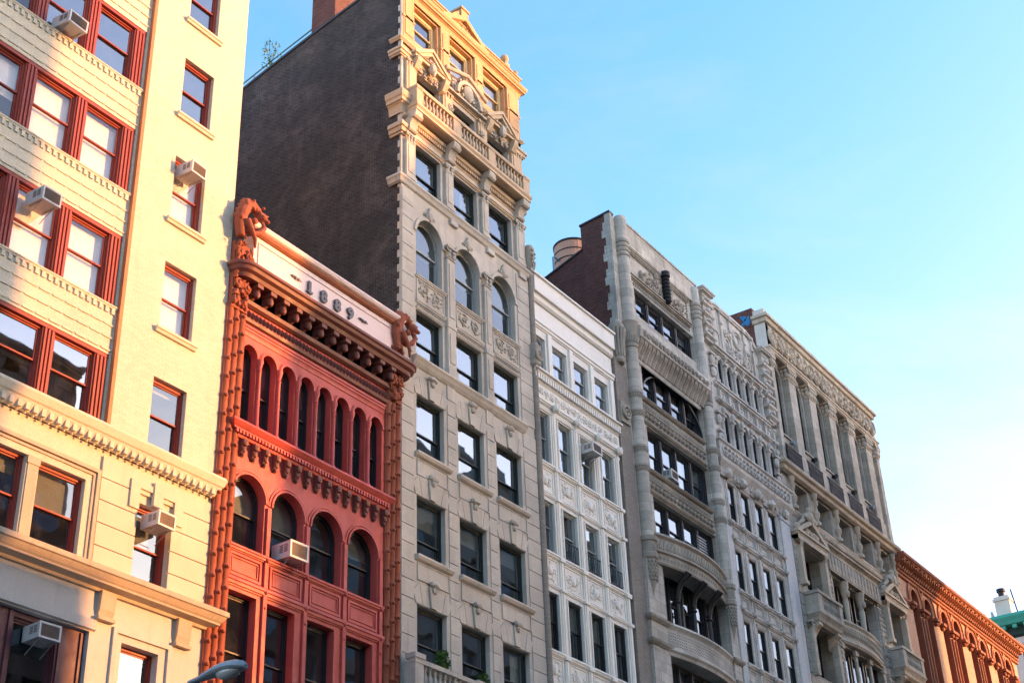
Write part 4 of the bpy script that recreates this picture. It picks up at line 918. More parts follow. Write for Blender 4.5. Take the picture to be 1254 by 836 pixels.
# ================================================================== building 6: ornate grey terracotta building
def b_six():
    X0,X1=57.78,65.28; T=thing('ornate_building','slim grey ornate building with small arcades and a curved gable beside the round-columned loft building','building',(X0,0,0))
    ac=[59.42+1.0*k for k in range(6)]; C=[(58.68,59.34),(60.06,60.86),(61.55,62.33),(63.0,63.84)]
    rws=[(29.1,31.0),(25.72,27.64),(22.3,24.22),(18.9,20.8),(15.4,17.4)]
    g=G(); hs=[(c-.3,c+.3,36.5,38.15,.3) for c in ac]+[(c-.31,c+.31,32.95,35.0,.31) for c in ac]+[(a,b,z0,z1) for a,b in C for z0,z1 in rws]
    wall(g,X0,X1,0,38.6,hs+[(58.6,64.,.4,5),(58.6,64,7,13)],y=.0,rev=.5)
    shell(g,X0,X1,16,38.6)
    g.prism([(58.9,38.6),(64.7,38.6),(64.7,40.6),(64.2,40.95),(63.7,41.3),(63.2,41.45),(59.7,41.45),(58.9,41.3)],.0,.5)
    g.build('wall','b6',T)
    g=G(); g.quad((X0,0,38.4),(X1,0,38.4),(X1,16,38.4),(X0,16,38.4)); g.build('roof','roof',T)
    g=G(); pts=[(58.9,41.3),(59.7,41.45),(63.2,41.45),(63.7,41.3),(64.2,40.95),(64.7,40.6)]
    g.tube([(x,.05,z+.03) for x,z in pts],.13,6); g.tube([(x,-.05,z-.22) for x,z in pts],.05,5)
    g.torus((61.9,-.03,40.3),.5,.08,18,6); g.torus((61.9,-.03,40.3),.33,.05,16,5)
    for a in (59.5,60.6,63.1,64.05):
        archring(g,a-.25,a+.25,39.5,.25,.07,0,.06,10,leg=.8); g.box(a-.5,a-.42,-.1,0,38.7,40.4)
    for x in (59.0,60.05,61.1,62.7,63.6,64.5): g.box(x-.07,x+.07,-.1,0,38.7,41.1); g.box(x-.11,x+.11,-.15,0,40.4,40.5); g.blob((x,-.12,41.15),(.13,.1,.13),7,5)
    g.build('gable_moulding','b6',T,True)
    g=G(); lumps(g,60.4,63.4,38.75,39.6,0.,.16,60,.11); scrolls(g,60.3,61.3,39.6,40.6,-.01,.05); scrolls(g,62.6,63.4,39.6,40.4,-.01,.05); balls(g,59,64.6,38.62,-.12,.11,.33); g.build('gable_carving','b6',T,True)
    for a,zt,zb in ((57.9,41.45,38.5),(64.42,40.9,36.6)):
        g=G(); b=a+.78
        g.box(a,b,-.22,.2,zb,zt-.25); g.sweep([(a,.2),(a,-.22),(b,-.22),(b,.2)],prof_cor(zt-.4,zt,.26)); g.box(a-.2,b+.2,-.42,.2,zt-.02,zt+.05)
        z=zb+.2
        while z<zt-.7: 
            g.sweep([(a,.0),(a,-.22),(b,-.22),(b,.0)],[(0,z+.16),(.14,z+.14),(.13,z+.02),(.03,z-.06),(0,z-.08)]); g.blob(((a+b)/2,-.3,z+.34),(.2,.12,.14),8,5,.1); z+=.62
        g.build('bracketed_pier','b6',T,True)
    g=G(); g.mould(58.6,64.5,prof_str(38.3,38.62,.3)); 
    for c in ac: archring(g,c-.3,c+.3,37.85,.3,.08,0,.08,10); g.blob((c+.5,-.12,38.32),(.13,.16,.16),7,5,.1); g.prismx([(0,38.3),(-.26,38.3),(-.1,38.02),(0,37.95)],c+.42,c+.58)
    g.mould(58.5,64.6,prof_str(36.22,36.5,.22)); g.mould(58.5,64.6,prof_str(35.35,35.55,.2)); g.build('arcade_mouldings','b6',T)
    for row,(z0,z1) in enumerate(((36.5,37.8),(32.95,34.6))):
        for k in range(7):
            cx=ac[0]-.5+k; g=G(); g.lathe(cx,-.04,[(.16,z0),(.16,z0+.15),(.11,z0+.2),(.10,z1-.25),(.15,z1-.15),(.13,z1-.1),(.19,z1)],10); g.box(cx-.19,cx+.19,-.22,.02,z1,z1+.1); g.build('colonnette','b6',T,True)
    for k in range(7):
        cx=ac[0]-.5+k; g=G(); g.box(cx-.09,cx+.09,-.14,0,35.55,36.25); g.blob((cx,-.18,35.45),(.15,.12,.13),7,5); g.blob((cx,-.16,36.2),(.12,.1,.1),7,5); g.blob((cx,-.16,34.95),(.13,.11,.2),7,5,.1); g.build('strip_bracket','b6',T,True)
    g=G()
    for c in ac: panelframe(g,c-.36,c+.36,35.62,36.15,0,.06,.05); archring(g,c-.31,c+.31,34.69,.31,.09,0,.1,10); g.blob((c,-.05,35.88),(.14,.05,.14),6,4)
    g.build('spandrel_panels','b6',T)
    g=G(); g.sweep([(57.85,0),(57.85,-.1),(65.2,-.1),(65.2,0)],[(0,32.92),(.34,32.9),(.36,32.8),(.28,32.74),(.26,32.68),(.26,31.98),(.32,31.9),(.3,31.8),(.1,31.5),(.02,31.2),(0,31.15)]); g.build('band_cornice','b6',T)
    g=G(); rings(g,57.9,65.1,32.33,-.37,.24,.05,.8); lumps(g,58.1,64.9,31.2,31.75,-.12,.14,90,.11)
    for k in range(5): g.blob((58.5+1.55*k,-.2,31.4),(.3,.2,.26),8,5,.12)
    g.build('guilloche_carving','b6',T,True)
    g=G()
    for (a,b) in C: g.mould(a-.1,b+.1,[(0,31.14),(.08,31.12),(.04,31.02),(0,31.02)])
    for z in (28.95,28.05,25.55,24.62,22.1,21.2,18.7,17.8): g.mould(58.4,64.0,prof_str(z-.1,z+.09,.13))
    for z0,z1 in ((28.2,28.8),(24.78,25.4),(21.36,21.95),(17.95,18.55)):
        for a,b in C: panelframe(g,a-.08,b+.08,z0,z1,0,.05,.05); panelframe(g,a+.06,b-.06,z0+.12,z1-.12,0,.03,.03)
    for a,b in C: 
        for z0,z1 in rws: g.mould(a-.05,b+.05,[(0,z1+.2),(.07,z1+.18),(.03,z1+.05),(0,z1+.05)])
    g.build('window_mouldings','b6',T)
    for x in (58.46,59.7,61.2,62.66,64.02):
        g=G(); g.box(x-.15,x+.15,-.03,0,17,31.1); g.box(x-.05,x+.05,-.06,-.02,17.,31.0)
        for z in (28.9,28.1,25.5,24.7,22.05,21.25,18.65,17.85): g.blob((x,-.13,z),(.19,.12,.13),8,5); g.box(x-.18,x+.18,-.2,-.0,z+.03,z+.1)
        g.build('pier_strip','b6',T)
    g=G(); g.box(64.16,65.26,-.12,.0,0,31.2); g.box(57.80,58.32,-.12,.0,0,28.6); g.box(64.1,65.28,-.16,.02,31.0,31.2); g.build('painted_pier','b6p',T)
    g=G(); g.box(57.95,58.75,-.2,.0,31.0,38.5) if False else None
    for z in (33.2,34.4,35.6): pass
    for x in (58.45,64.75):
        for z in (33.3,34.3,36.9,37.6): g.blob((x,-.1,z),(.2,.14,.28),8,5,.1); g.box(x-.22,x+.22,-.2,.0,z+.3,z+.4)
    g.build('pier_ornament','b6',T,True)
    for c in ac:
        window(T,c-.3,c+.3,36.5,38.15,y=.15,rise=.3,fm='bluedark',fw=.04,glass='glass_dark'); window(T,c-.31,c+.31,32.95,35.0,y=.15,rise=.31,fm='bluedark',fw=.04,glass='glass_dark')
    for a,b in C:
        for z0,z1 in rws: window(T,a,b,z0,z1,y=.13,fm='dark_frame',fw=.05,glass='glass_dark',blind=R.choice([None,None,.4,None]),bm='blindg')
    interior(T,X0+.2,X1-.2,[5.5,14,18,21.6,25,28.4,32.2,35.7,38.3],y=.55)
b_six()

# ================================================================== building 7: buff stone building with giant pilasters
def b_seven():
    X0,X1=65.38,80.2; T=thing('pilastered_building','buff stone building with giant square pilasters, black iron railings and pedimented balconies','building',(X0,0,0))
    pil=[(65.32,65.72),(67.45,68.35),(70.12,71.02),(72.82,73.72),(75.5,76.4),(78.15,79.05),(79.75,80.2)]
    bays=[(pil[i][1],pil[i+1][0]) for i in range(6)]
    AW=[(66.75,68.5),(69.65,71.4),(72.4,74.2),(75.35,77.15),(78.25,79.7)]
    g=G(); yr=.14
    bh=[(a+.28,b-.28,36.6,40.75,min((b-a-.56)/2,.7)) for a,b in bays]+[(a+.32,b-.32,34.9,36.1) for a,b in bays]
    wall(g,X0,X1,34.6,41.2,bh,y=yr,rev=.16)
    g.quad((X0,0,34.6),(X1,0,34.6),(X1,yr,34.6),(X0,yr,34.6))
    wall(g,X0,X1,0,34.6,[(a,b,32.3,34.0) for a,b in AW]+[(66.75,69.0,28.1,30.35),(77.95,79.9,28.1,30.35),(66.75,68.9,23.6,26.2),(77.95,79.8,23.6,26.2),(70.3,76.0,27.45,30.0),(70.0,75.5,22.6,26.1),(66.5,69,18.5,22.5),(70,75.5,17.5,21.5),(77.9,79.8,18.5,22.5),(66.5,79,.4,6),(66.5,79,8,14)],y=0,rev=.85)
    g.quad((X1,0,0),(X1,18,0),(X1,18,43.4),(X1,0,43.4)); g.quad((X0,18,0),(X1,18,0),(X1,18,43.4),(X0,18,43.4))
    g.build('wall','b7',T)
    g=G(); g.quad((X0-.01,.3,0),(X0-.01,18,0),(X0-.01,18,43.0),(X0-.01,.3,43.9)); g.box(X0-.04,X0+.3,.35,1.9,43.0,44.15); g.build('party_wall','b5brick',T)
    g=G(); g.box(X0-.015,X0+.3,-.3,.35,41.2,43.9); g.build('parapet_return','stonelight',T)
    g=G(); 
    for y,z,r in ((.85,43.62,.16),(.72,43.36,.24),(.95,43.3,.10),(.6,43.62,.08),(1.02,43.75,.09)): g.add([(X0-.06,y+r*cos(t)*R.uniform(.7,1.1),z+r*sin(t)*R.uniform(.8,1.2)) for t in [2*PI*i/10 for i in range(10)]],[tuple(range(10))])
    g.build('graffiti_patch','graffiti',T)
    g=G(); g.quad((X0,.2,43.1),(X1,.2,43.1),(X1,18,43.1),(X0,18,43.1)); g.build('roof','roof',T)
    g=G(); g.box(X0,X1,-.28,.3,41.2,41.34); g.box(X0,X1,-.30,.3,41.34,43.1); g.build('frieze','b7',T)
    g=G(); g.sweep([(X0-.02,.4),(X0-.02,-.32),(X1,-.32),(X1,.4)],[(0,43.5),(.22,43.5),(.24,43.42),(.24,43.3),(.14,43.26),(.1,43.05),(0,43.0)]); g.sweep([(X0-.0,.4),(X0-.0,-.30),(X1,-.30),(X1,.4)],prof_str(41.2,41.5,.16)); g.build('top_cornice','b7c',T)
    g=G(); rings(g,X0+.1,X1-.1,42.25,-.33,.42,.09,.95); lumps(g,X0,X1,41.65,42.9,-.31,.14,150,.13); scrolls(g,X0+.1,X1-.1,41.75,42.75,-.31,.07); g.build('frieze_carving','b7c',T,True)
    for i,(a,b) in enumerate(pil):
        g=G(); g.box(a,b,-.32,yr+.01,34.62,40.4); g.box(a-.05,b+.05,-.38,yr+.01,34.62,35.6) if 0<i<6 else None; g.build('giant_pilaster','b7',T)
        g=G(); h=.9; g.box(a-.1,b+.1,-.42,yr,41.04,41.2); g.box(a-.04,b+.04,-.36,yr,40.3,40.4)
        n=4
        for k in range(n):
            cx=a+(b-a)*(k+.5)/n; g.blob((cx,-.36,40.55),(.14,.1,.2),6,4); g.blob((cx,-.4,40.82),(.13,.1,.16),6,4)
        for k in range(3): g.blob((a-.03,-.25+k*.25,40.6),(.09,.13,.2),6,4); g.blob((a-.05,-.25+k*.25,40.86),(.1,.13,.14),6,4)
        for cx in (a,b): spiral(g,cx,-.4,40.9,.14,1,.04,1.2,0,8)
        g.build('capital','b7c',T,True)
    g=G()
    for a,b in bays:
        w=min((b-a-.56)/2,.7); m=(a+b)/2; archring(g,a+.28,b-.28,40.75-w,w,.16,yr,.12,14,leg=3.3); g.box(a,b,yr-.22,yr,36.15,36.5); g.box(a+.2,b-.2,yr-.3,yr,36.5,36.6); g.blob((m,yr-.15,40.85),(.14,.16,.22),7,5)
        g.box(a,b,yr-.12,yr,34.65,34.88)
    g.build('bay_arches','b7',T)
    for a,b in bays:
        w=min((b-a-.56)/2,.7)
        window(T,a+.28,b-.28,36.6,40.75,y=yr+.10,rise=w,fm='dark_frame',fw=.07,glass='glass_old',split=.45); window(T,a+.32,b-.32,34.9,36.1,y=yr+.12,fm='dark_frame',fw=.06,glass='glass_dark')
    # iron railings of the bays
    for (a,b) in bays[:5]:
        g=G(); y=-.42; z0,z1=34.72,35.66
        g.box(a-.05,b+.05,y-.03,y+.03,z1-.05,z1); g.box(a-.05,b+.05,y-.03,y+.03,z0,z0+.05); g.box(a-.05,b+.05,y-.02,y+.02,z1-.24,z1-.2)
        n=int((b-a)/.11)
        for i in range(n+1): x=a+(b-a)*i/n; g.box(x-.02,x+.02,y-.02,y+.02,z0,z1)
        for i in range(n): x=a+(b-a)*(i+.5)/n; g.torus((x,y,z1-.12),.05,.015,8,3); g.tube([(x-.04,y,z0+.2),(x+.04,y,z0+.4),(x-.04,y,z0+.6)],.014,3)
        g.build('iron_railing','iron',T)
    for i,(a,b) in enumerate(pil[1:6]):
        g=G(); x=a-.05; z=36.35; g.tube([(a,-.1,z),(a-.3,-.14,z+.02)],.03,5); g.blob((a-.38,-.16,z),(.13,.12,.1),7,5); g.tube([(a-.38,-.2,z),(a-.44,-.36,z-.05)],[.1,.13],8); g.build('floodlight','lampgrey' if i in(0,4) else 'iron',T,True)
    g=G(); g.sweep([(X0-.02,.3),(X0-.02,-.1),(X1,-.1),(X1,.3)],[(0,34.62),(.42,34.62),(.45,34.54),(.40,34.44),(.26,34.38),(.22,34.2),(.08,34.14),(0,34.12)]); g.mould(X0,X1,prof_sill(32.1,32.3,.1)); g.build('attic_ledge','b7c',T)
    g=G(); balls(g,X0,X1,34.28,-.28,.06,.17); leafband(g,X0,X1,34.44,34.6,-.5,.04,.2); g.build('egg_moulding','b7c',T)
    for x in (66.3,69.1,71.9,74.8,77.7,79.95):
        g=G(); g.lathe(x,-.14,[(.18,32.28),(.18,32.42),(.1,32.5),(.09,32.62),(.16,32.8),(.18,32.98),(.1,33.1),(.08,33.3),(.11,33.34),(.08,33.4),(.1,33.75),(.16,33.9),(.18,34.1)],12); g.blob((x,-.22,33.55),(.09,.08,.2),6,4,.1); g.build('baluster_column','b7c',T,True)
    for a,b in AW: window(T,a,b,32.3,34.0,y=.7,fm='dark_frame',fw=.07,glass='glass_dark')
    g=G(); g.mould(69.2,76.9,prof_cor(31.05,31.75,.42)); g.mould(X0,X1,[(0,32.12),(.08,32.1),(.04,31.95),(0,31.9)]); g.box(69.6,76.6,-.2,.0,30.0,31.1)
    n=16
    for i in range(n): a=69.6+7.*i/n; panelframe(g,a+.02,a+7/n-.02,30.1,31.02,-.2,.04,.03)
    g.build('fluted_lintel','b7',T)
    g=G()
    for i in range(14):
        a=70.35+5.6*i/14
        for k in range(3): g.box(a+.05,a+.33,.05+.26*k,.25+.26*k,29.9,29.995)
    g.build('soffit_coffers','b7',T)
    def pavilion(c,w,z):
        a,b=c-w,c+w; g=G()
        ring(g,[(a,z),(b,z),(b,z+.14),(c,z+1.18),(a,z+.14)],[(a+.45,z+.14),(b-.45,z+.14),(b-.45,z+.15),(c,z+.9),(a+.45,z+.15)],-.5,.0)
        g.prism([(a+.4,z+.1),(b-.4,z+.1),(c,z+1.0)],-.2,.0); g.sweep([(a+.06,0),(a+.06,-.42),(b-.06,-.42),(b-.06,0)],[(0,z+.02),(.0,z-.1),(-.04,z-.14),(-.04,z-.36),(-.08,z-.36)]); g.box(a+.1,b-.1,-.4,0,z-.36,z); g.build('pediment','b7c',T)
        g=G(); lumps(g,c-1.,c+1.,z+.15,z+.62,-.24,.2,40,.13); g.blob((c,-.4,z+1.25),(.28,.22,.38),9,6,.08); g.blob((c,-.4,z+1.7),(.17,.16,.2),7,5); 
        for s in (-1,1): spiral(g,c+s*.42,-.4,z+1.1,.22,s,.08,1.2,0,9); g.tube([(c+s*.2,-.3,z+1.45),(c+s*.75,-.3,z+.95),(c+s*1.3,-.3,z+.6)],[.14,.12,.08],7); g.blob((c+s*(w-.2),-.35,z+.3),(.18,.18,.22),7,5,.1)
        g.build('pediment_carving','b7c',T,True)
        for s in (-1,1):
            x=c+s*(w-.42)
            g=G(); g.box(x-.2,x+.2,-.42,-.02,28.0,28.2); g.box(x-.15,x+.15,-.36,-.02,28.2,z-.66); capital(g,x-.15,x+.15,-.36,z-.72,z-.34,.07); g.build('column','b7c',T,True)
            g=G(); g.box(x-.17,x+.17,-.36,-.02,23.4,25.7); capital(g,x-.17,x+.17,-.36,25.6,26.1,.08); g.build('lower_column','b7',T,True)
    def balcony(a,b):
        g=G(); y=-.85; g.sweep([(a,0),(a,y+.1),(b,y+.1),(b,0)],[(-.2,26.62),(.06,26.62),(.08,26.5),(0,26.4),(-.06,26.3),(-.1,26.14),(-.3,26.0),(-.5,25.98)],caps=False); g.box(a,b,y+.12,0,26.4,26.6)
        g.box(a-.06,b+.06,y,y+.2,27.5,27.66); g.box(a-.06,a+.16,y+.2,0,27.5,27.66); g.box(b-.16,b+.06,y+.2,0,27.5,27.66)
        for p,q in ((a,a+.5),(b-.42,b)): g.box(p,q,y+.04,y+.22,26.6,27.5)
        g.box(a+.006,a+.12,y+.22,0,26.6,27.5); g.box(b-.12,b-.006,y+.22,0,26.6,27.5); g.box(a+.5,b-.42,y+.05,y+.2,26.6,26.75)
        o=g.build('balcony','b7',T)
        n=max(4,int((b-a-.92)/.2))
        for i in range(n): baluster(o,a+.5+(b-a-.92)*(i+.5)/n,y+.12,26.75,27.5,'b7',1.2)
        for x in (a+.35,b-.35):
            g=G(); g.prismx([(0,26.1),(-.6,26.1),(-.62,25.95),(-.4,25.8),(-.2,25.5),(0,25.3)],x-.2,x+.2); g.build('bracket','b7c',T)
    pavilion(67.35,1.9,30.75); pavilion(78.5,1.75,30.75); balcony(65.95,68.9); balcony(77.0,80.1)
    for a,b,z0,z1 in ((66.75,69.0,28.1,30.35),(77.95,79.9,28.1,30.35),(66.75,68.9,23.6,26.2),(77.95,79.8,23.6,26.2)): window(T,a,b,z0,z1,y=.75,fm='dark_frame',fw=.09,glass='glass_old')
    # rusticated piers with carved blocks
    g=G(); z=20.
    while z<29.9:
        for a,b in ((76.15,76.95),(69.2,69.95)):
            g.box(a,b,-.10,.01,z+.02,z+.56); ring(g,[(a+.1,z+.1),(b-.1,z+.1),(b-.1,z+.48),(a+.1,z+.48)],[(a+.2,z+.18),(b-.2,z+.18),(b-.2,z+.4),(a+.2,z+.4)],-.14,-.09)
        g.box(65.4,65.95,-.10,.01,z+.02,z+.56); z+=.58
    g.build('rusticated_pier','b7',T)
    # centre bay: herms, windows, carved band
    for x in (71.8,73.95):
        g=G(); g.lathe(x,.05,[(.2,27.5),(.2,27.7),(.13,27.8),(.17,28.9),(.12,29.0),(.2,29.25),(.24,29.6),(.3,29.95)],10); g.blob((x,-.12,29.3),(.16,.14,.2),8,6); g.build('herm_column','b7c',T,True)
    for a,b in ((70.35,71.55),(72.05,73.75),(74.2,75.95)): window(T,a,b,27.5,29.95,y=.6,fm='dark_frame',fw=.09,glass='glass',muntin=1)
    pth=[(70.0+5.6*i/16,-.04-.32*(1-(2*i/16-1)**2)) for i in range(17)]
    g=G(); g.sweep(pth,[(-.4,27.5),(.08,27.5),(.1,27.4),(.02,27.3),(0,27.26),(0,26.5),(.06,26.44),(.08,26.32),(0,26.2),(-.4,26.15)]); g.build('bowed_band','b7',T)
    g=G()
    for i in range(28):
        u=(i+.5)/28; x=70.05+5.5*u; y=-.05-.32*(1-(2*u-1)**2); g.torus((x,y-.02,26.88),.15,.035,9,4); g.blob((x,y,26.88),(.06,.05,.06),5,4); g.blob((x+.1,y,27.12),.05,5,4); g.blob((x+.1,y,26.64),.05,5,4)
    g.build('band_carving','b7c',T,True)
    g=G()
    for x in (70.0,71.75,73.6,75.5): g.box(x-.12,x+.12,-.1,.0,22.6,26.1); g.box(x-.2,x+.2,-.16,0,25.85,26.12)
    g.build('window_piers','b7',T)
    for i,(a,b) in enumerate(((70.12,71.63),(71.87,73.48),(73.72,75.38))): window(T,a,b,22.65,26.05,y=.35,fm='dark_frame',fw=.1,glass='glass_hi' if i==0 else 'glass_old',muntin=0 if i==0 else 1)
    interior(T,X0+.4,X1-.2,[7,15,20,22.4,27.2,31.2,34.6,41.2],y=1.05,d=4.5)
    g=G(); g.box(79.2,80.3,.1,1.8,43.1,43.3); g.build('roof_plate','stonelight',T)
b_seven()

# ================================================================== building 8: rust and salmon arcaded building
def b_eight():
    X0,X1=80.34,102.25; T=thing('arcaded_building','salmon brick building with paired tall arches and a heavy rust coloured cornice','building',(X0,0,0))
    prs=[(83.0,85.15),(87.95,90.1),(92.9,95.0),(97.85,100.0)]; w=.62
    A=[c for p in prs for c in p]
    g=G(); wall(g,X0,X1,0,33.6,[(c-w,c+w,20.5,32.85,w) for c in A]+[(c-w,c+w,8,18.6) for c in A]+[(81.5,101,.4,6)],y=0,rev=.012)
    shell(g,X0,X1,20,33.6); g.build('wall','b8',T)
    for c in A:
        g=G(); k=contour(c-w,c+w,20.5,32.85,w)
        for p,q in zip(k,k[1:]+k[:1]): g.quad((p[0],.012,p[1]),(p[0],.9,p[1]),(q[0],.9,q[1]),(q[0],.012,q[1]))
        g.build('arch_reveal','b8r',T)
    g=G(); g.quad((X0,0,33.5),(X1,0,33.5),(X1,20,33.5),(X0,20,33.5)); g.build('roof','roof',T)
    g=G()
    g.sweep([(X0,0),(X1,0),(X1,20)],[(0,34.36),(.72,34.34),(.76,34.26),(.74,34.14),(.62,34.08),(.58,33.98),(.5,33.96),(.46,33.8),(.22,33.76),(.2,33.3),(.1,33.26),(.14,33.18),(.14,33.08),(0,33.04)])
    g.build('cornice','b8r',T)
    g=G(); n=64; q=(X1-X0)/n
    for i in range(n):
        x=X0+(i+.5)*q; g.prismx([(-.1,33.98),(-.58,33.98),(-.56,33.84),(-.3,33.7),(-.2,33.42),(-.1,33.4)],x-.09,x+.09); g.blob((x,-.26,33.5),(.1,.08,.12),6,4)
        if i%2==0: g.blob((x,-.62,34.02),(.11,.1,.06),5,4)
    g.build('cornice_corbels','b8r',T,True)
    g=G()
    for c in A:
        zs=32.85-w
        archring(g,c-w,c+w,zs,w,.12,0,.06,18,leg=.55); archring(g,c-w-.24,c+w+.24,zs,w+.24,.08,0,.05,18,leg=.5); archring(g,c-w-.42,c+w+.42,zs,w+.42,.09,0,.11,20,leg=.5)
    g.build('arch_rings','b8m',T)
    g=G()
    for c in A:
        s=1 if A.index(c)%2==0 else -1; x=c+s*(w+.2); g.lathe(x,-.02,[(.10,20.2),(.10,31.3)],10); g.lathe(c+.5,.45,[(.07,20.4),(.07,31.9)],8)
        g.box(c-w,c+w,.55,.9,28.9,29.3); g.box(c-w,c+w,.5,.9,29.3,29.36)
        g.box(c-w,c+w,.55,.9,24.9,25.4)
    g.build('shafts','b8r',T,True)
    g=G()
    for c in A:
        for s in (-1,1):
            x=c+s*(w+.20); g.box(x-.27,x+.27,-.30,.0,31.62,31.8); g.blob((x,-.08,31.5),(.2,.14,.14),8,5,.1); g.box(c+s*(w-.12)-.2,c+s*(w-.12)+.2,.1,.5,31.86,32.0)
    for p in [(81.2,),(86.55,),(91.5,),(96.42,),(101.2,)]: 
        g.mould(p[0]-.6,p[0]+.6,[(0,31.84),(.12,31.82),(.14,31.7),(.06,31.6),(0,31.55)])
    g.build('capitals','b8r',T,True)
    for c in A:
        g=G(); 
        window(T,c-w+.12,c+w-.12,29.36,32.7,y=.75,fm='dark_frame',rise=w-.12,fw=.07,glass='glass_dark'); window(T,c-w+.12,c+w-.12,25.4,28.9,y=.75,fm='dark_frame',fw=.07,glass='glass_dark'); window(T,c-w+.12,c+w-.12,20.6,24.9,y=.75,fm='dark_frame',fw=.07,glass='glass_dark')
    interior(T,X0+.2,X1-.2,[7,14,19.5,25.1,29.2,33.2],y=1.0,d=4.5)
    g=G(); g.box(X0+.1,81.9,.05,2.4,33.5,35.0); g.build('roof_bulkhead','b8',T); g=G(); g.box(X0+.05,82.,-.02,2.5,35.0,35.18); g.build('bulkhead_cap','steel_blue',T)
b_eight()

# ================================================================== building 9: pale building with green copper cornice
def b_nine():
    X0=125.; T=thing('corner_building','pale corner building with a green copper cornice and rooftop chimney, beyond the salmon arcaded building','building',(X0,-4,0))
    y0,y1=-4.,9.
    g=G(); wins=[(y,y+1.5,z,z+2.3) for y in (-3.,-.6,1.6,3.75,6.9) for z in (39.0,34.7,30.4,26,21.7,17)]
    h=G(); wall(h,y0,y1,0,43.,wins,y=0,rev=.3)
    g.add([(X0+v[1],v[0],v[2]) for v in h.v],h.f); g.quad((X0,y0,0),(X0+20,y0,0),(X0+20,y0,43),(X0,y0,43)); g.quad((X0,y1,0),(X0+20,y1,0),(X0+20,y1,43),(X0,y1,43)); g.quad((X0,y0,43),(X0+20,y0,43),(X0+20,y1,43),(X0,y1,43))
    g.quad((X0+20,y0,0),(X0+20,y1,0),(X0+20,y1,43),(X0+20,y0,43)); g.build('wall','stonelight',T)
    g=G(); g.sweep([(X0,y1),(X0,y0),(X0+20,y0)],[(0,44.0),(.9,43.95),(1.1,44.15),(1.15,43.9),(1.0,43.6),(.9,43.3),(0,43.2)]); 
    g.build('copper_cornice','copper',T)
    g=G(); g.sweep([(X0,y1),(X0,y0),(X0+20,y0)],[(0,43.19),(.35,43.19),(.25,42.5),(0,42.3)]); g.build('cornice_frieze',surf('dark_green_copper',(.02,.06,.055)),T)
    g=G(); 
    for i in range(14):
        y=y0+.5+i*.95; g.box(X0-.85,X0-.2,y,y+.36,42.95,43.25)
    g.build('cornice_brackets','copper',T)
    for (a,b,z0,z1) in wins:
        g=G(); g.box(X0+.2,X0+.3,a,b,z0,z1); w=g.build('window','bluedark',T)
        p=G(); p.quad((X0+.18,b-.08,z0+.1),(X0+.18,a+.08,z0+.1),(X0+.18,a+.08,z0+1.1),(X0+.18,b-.08,z0+1.1)); p.quad((X0+.16,b-.08,z0+1.2),(X0+.16,a+.08,z0+1.2),(X0+.16,a+.08,z1-.1),(X0+.16,b-.08,z1-.1)); p.build('pane','glass_hi',w)
    g=G(); g.box(X0-.05,X0+.0,y0,y1,38.5,38.75); g.box(X0-.06,X0+.0,y0,y1,41.7,41.85); g.build('string_course','stonelight',T)
    g=G(); g.box(X0+.6,X0+1.9,5.6,6.9,43,46.4); g.box(X0+.5,X0+2.,5.5,7.,46.0,46.2); g.build('chimney','stonelight',T)
    g=G(); g.lathe(X0+1.2,6.3,[(.28,46.4),(.28,46.9),(.38,46.95),(.38,47.2),(.2,47.25)],12); g.build('chimney_pot','iron',T)
    g=G(); g.box(X0+1.,X0+2.4,8.0,8.9,43,45.3); g.build('roof_vent','grey_frame',T)
    g=G(); g.tube([(X0+.6,5.,44),(X0+.6,5.3,46.8)],.06,5); g.build('roof_mast','iron',T)
    g=G(); g.prism([(X0+.6,44),(X0+2,44),(X0+.6,45.2)],7.2,7.4); g.build('skylight','grey_frame',T)
    g=G(); g.box(X0+.5,X0+.6,y0+.3,y1-.3,0,42.5); g.build('interior','dark_room',T)
b_nine()

# ================================================================== objects
def ac_unit():
    T=thing('air_conditioner','','air conditioner'); w,h,d=.68,.44,.62
    g=G(); g.box(-w/2,w/2,-d,.12,0,h); g.build('housing','ac_white',T)
    g=G(); ring(g,[(-w/2-.012,-.012),(w/2+.012,-.012),(w/2+.012,h+.012),(-w/2-.012,h+.012)],[(-w/2+.045,.045),(w/2-.045,.045),(w/2-.045,h-.045),(-w/2+.045,h-.045)],-d-.02,-d+.03); g.build('front_frame','ac_white',T)
    g=G(); g.box(-w/2+.045,w/2-.045,-d-.004,-d+.01,.045,h-.045)
    for k in range(14): z=.06+k*(h-.12)/14; g.box(-w/2+.05,w/2-.05,-d-.012,-d,z,z+.008)
    g.build('grille','ac_dark',T)
    g=G()
    for s in (-1,1):
        for k in range(5): z=h*.36+k*.045; g.box(s*w/2-.006,s*w/2+.006,-d+.1,-d+.24,z,z+.025); g.box(s*w/2-.006,s*w/2+.006,-d+.28,-d+.42,z,z+.025)
    g.build('side_vent','ac_dark',T)
    for s in (-1,1):
        g=G(); g.tube([(s*w*.36,-d+.1,-.015),(s*w*.36,.0,-.015)],.014,5); g.tube([(s*w*.36,-d+.15,-.02),(s*w*.36,.05,-.34)],.014,5); g.build('brace','acb',T)
    return T
proto=ac_unit(); first=True
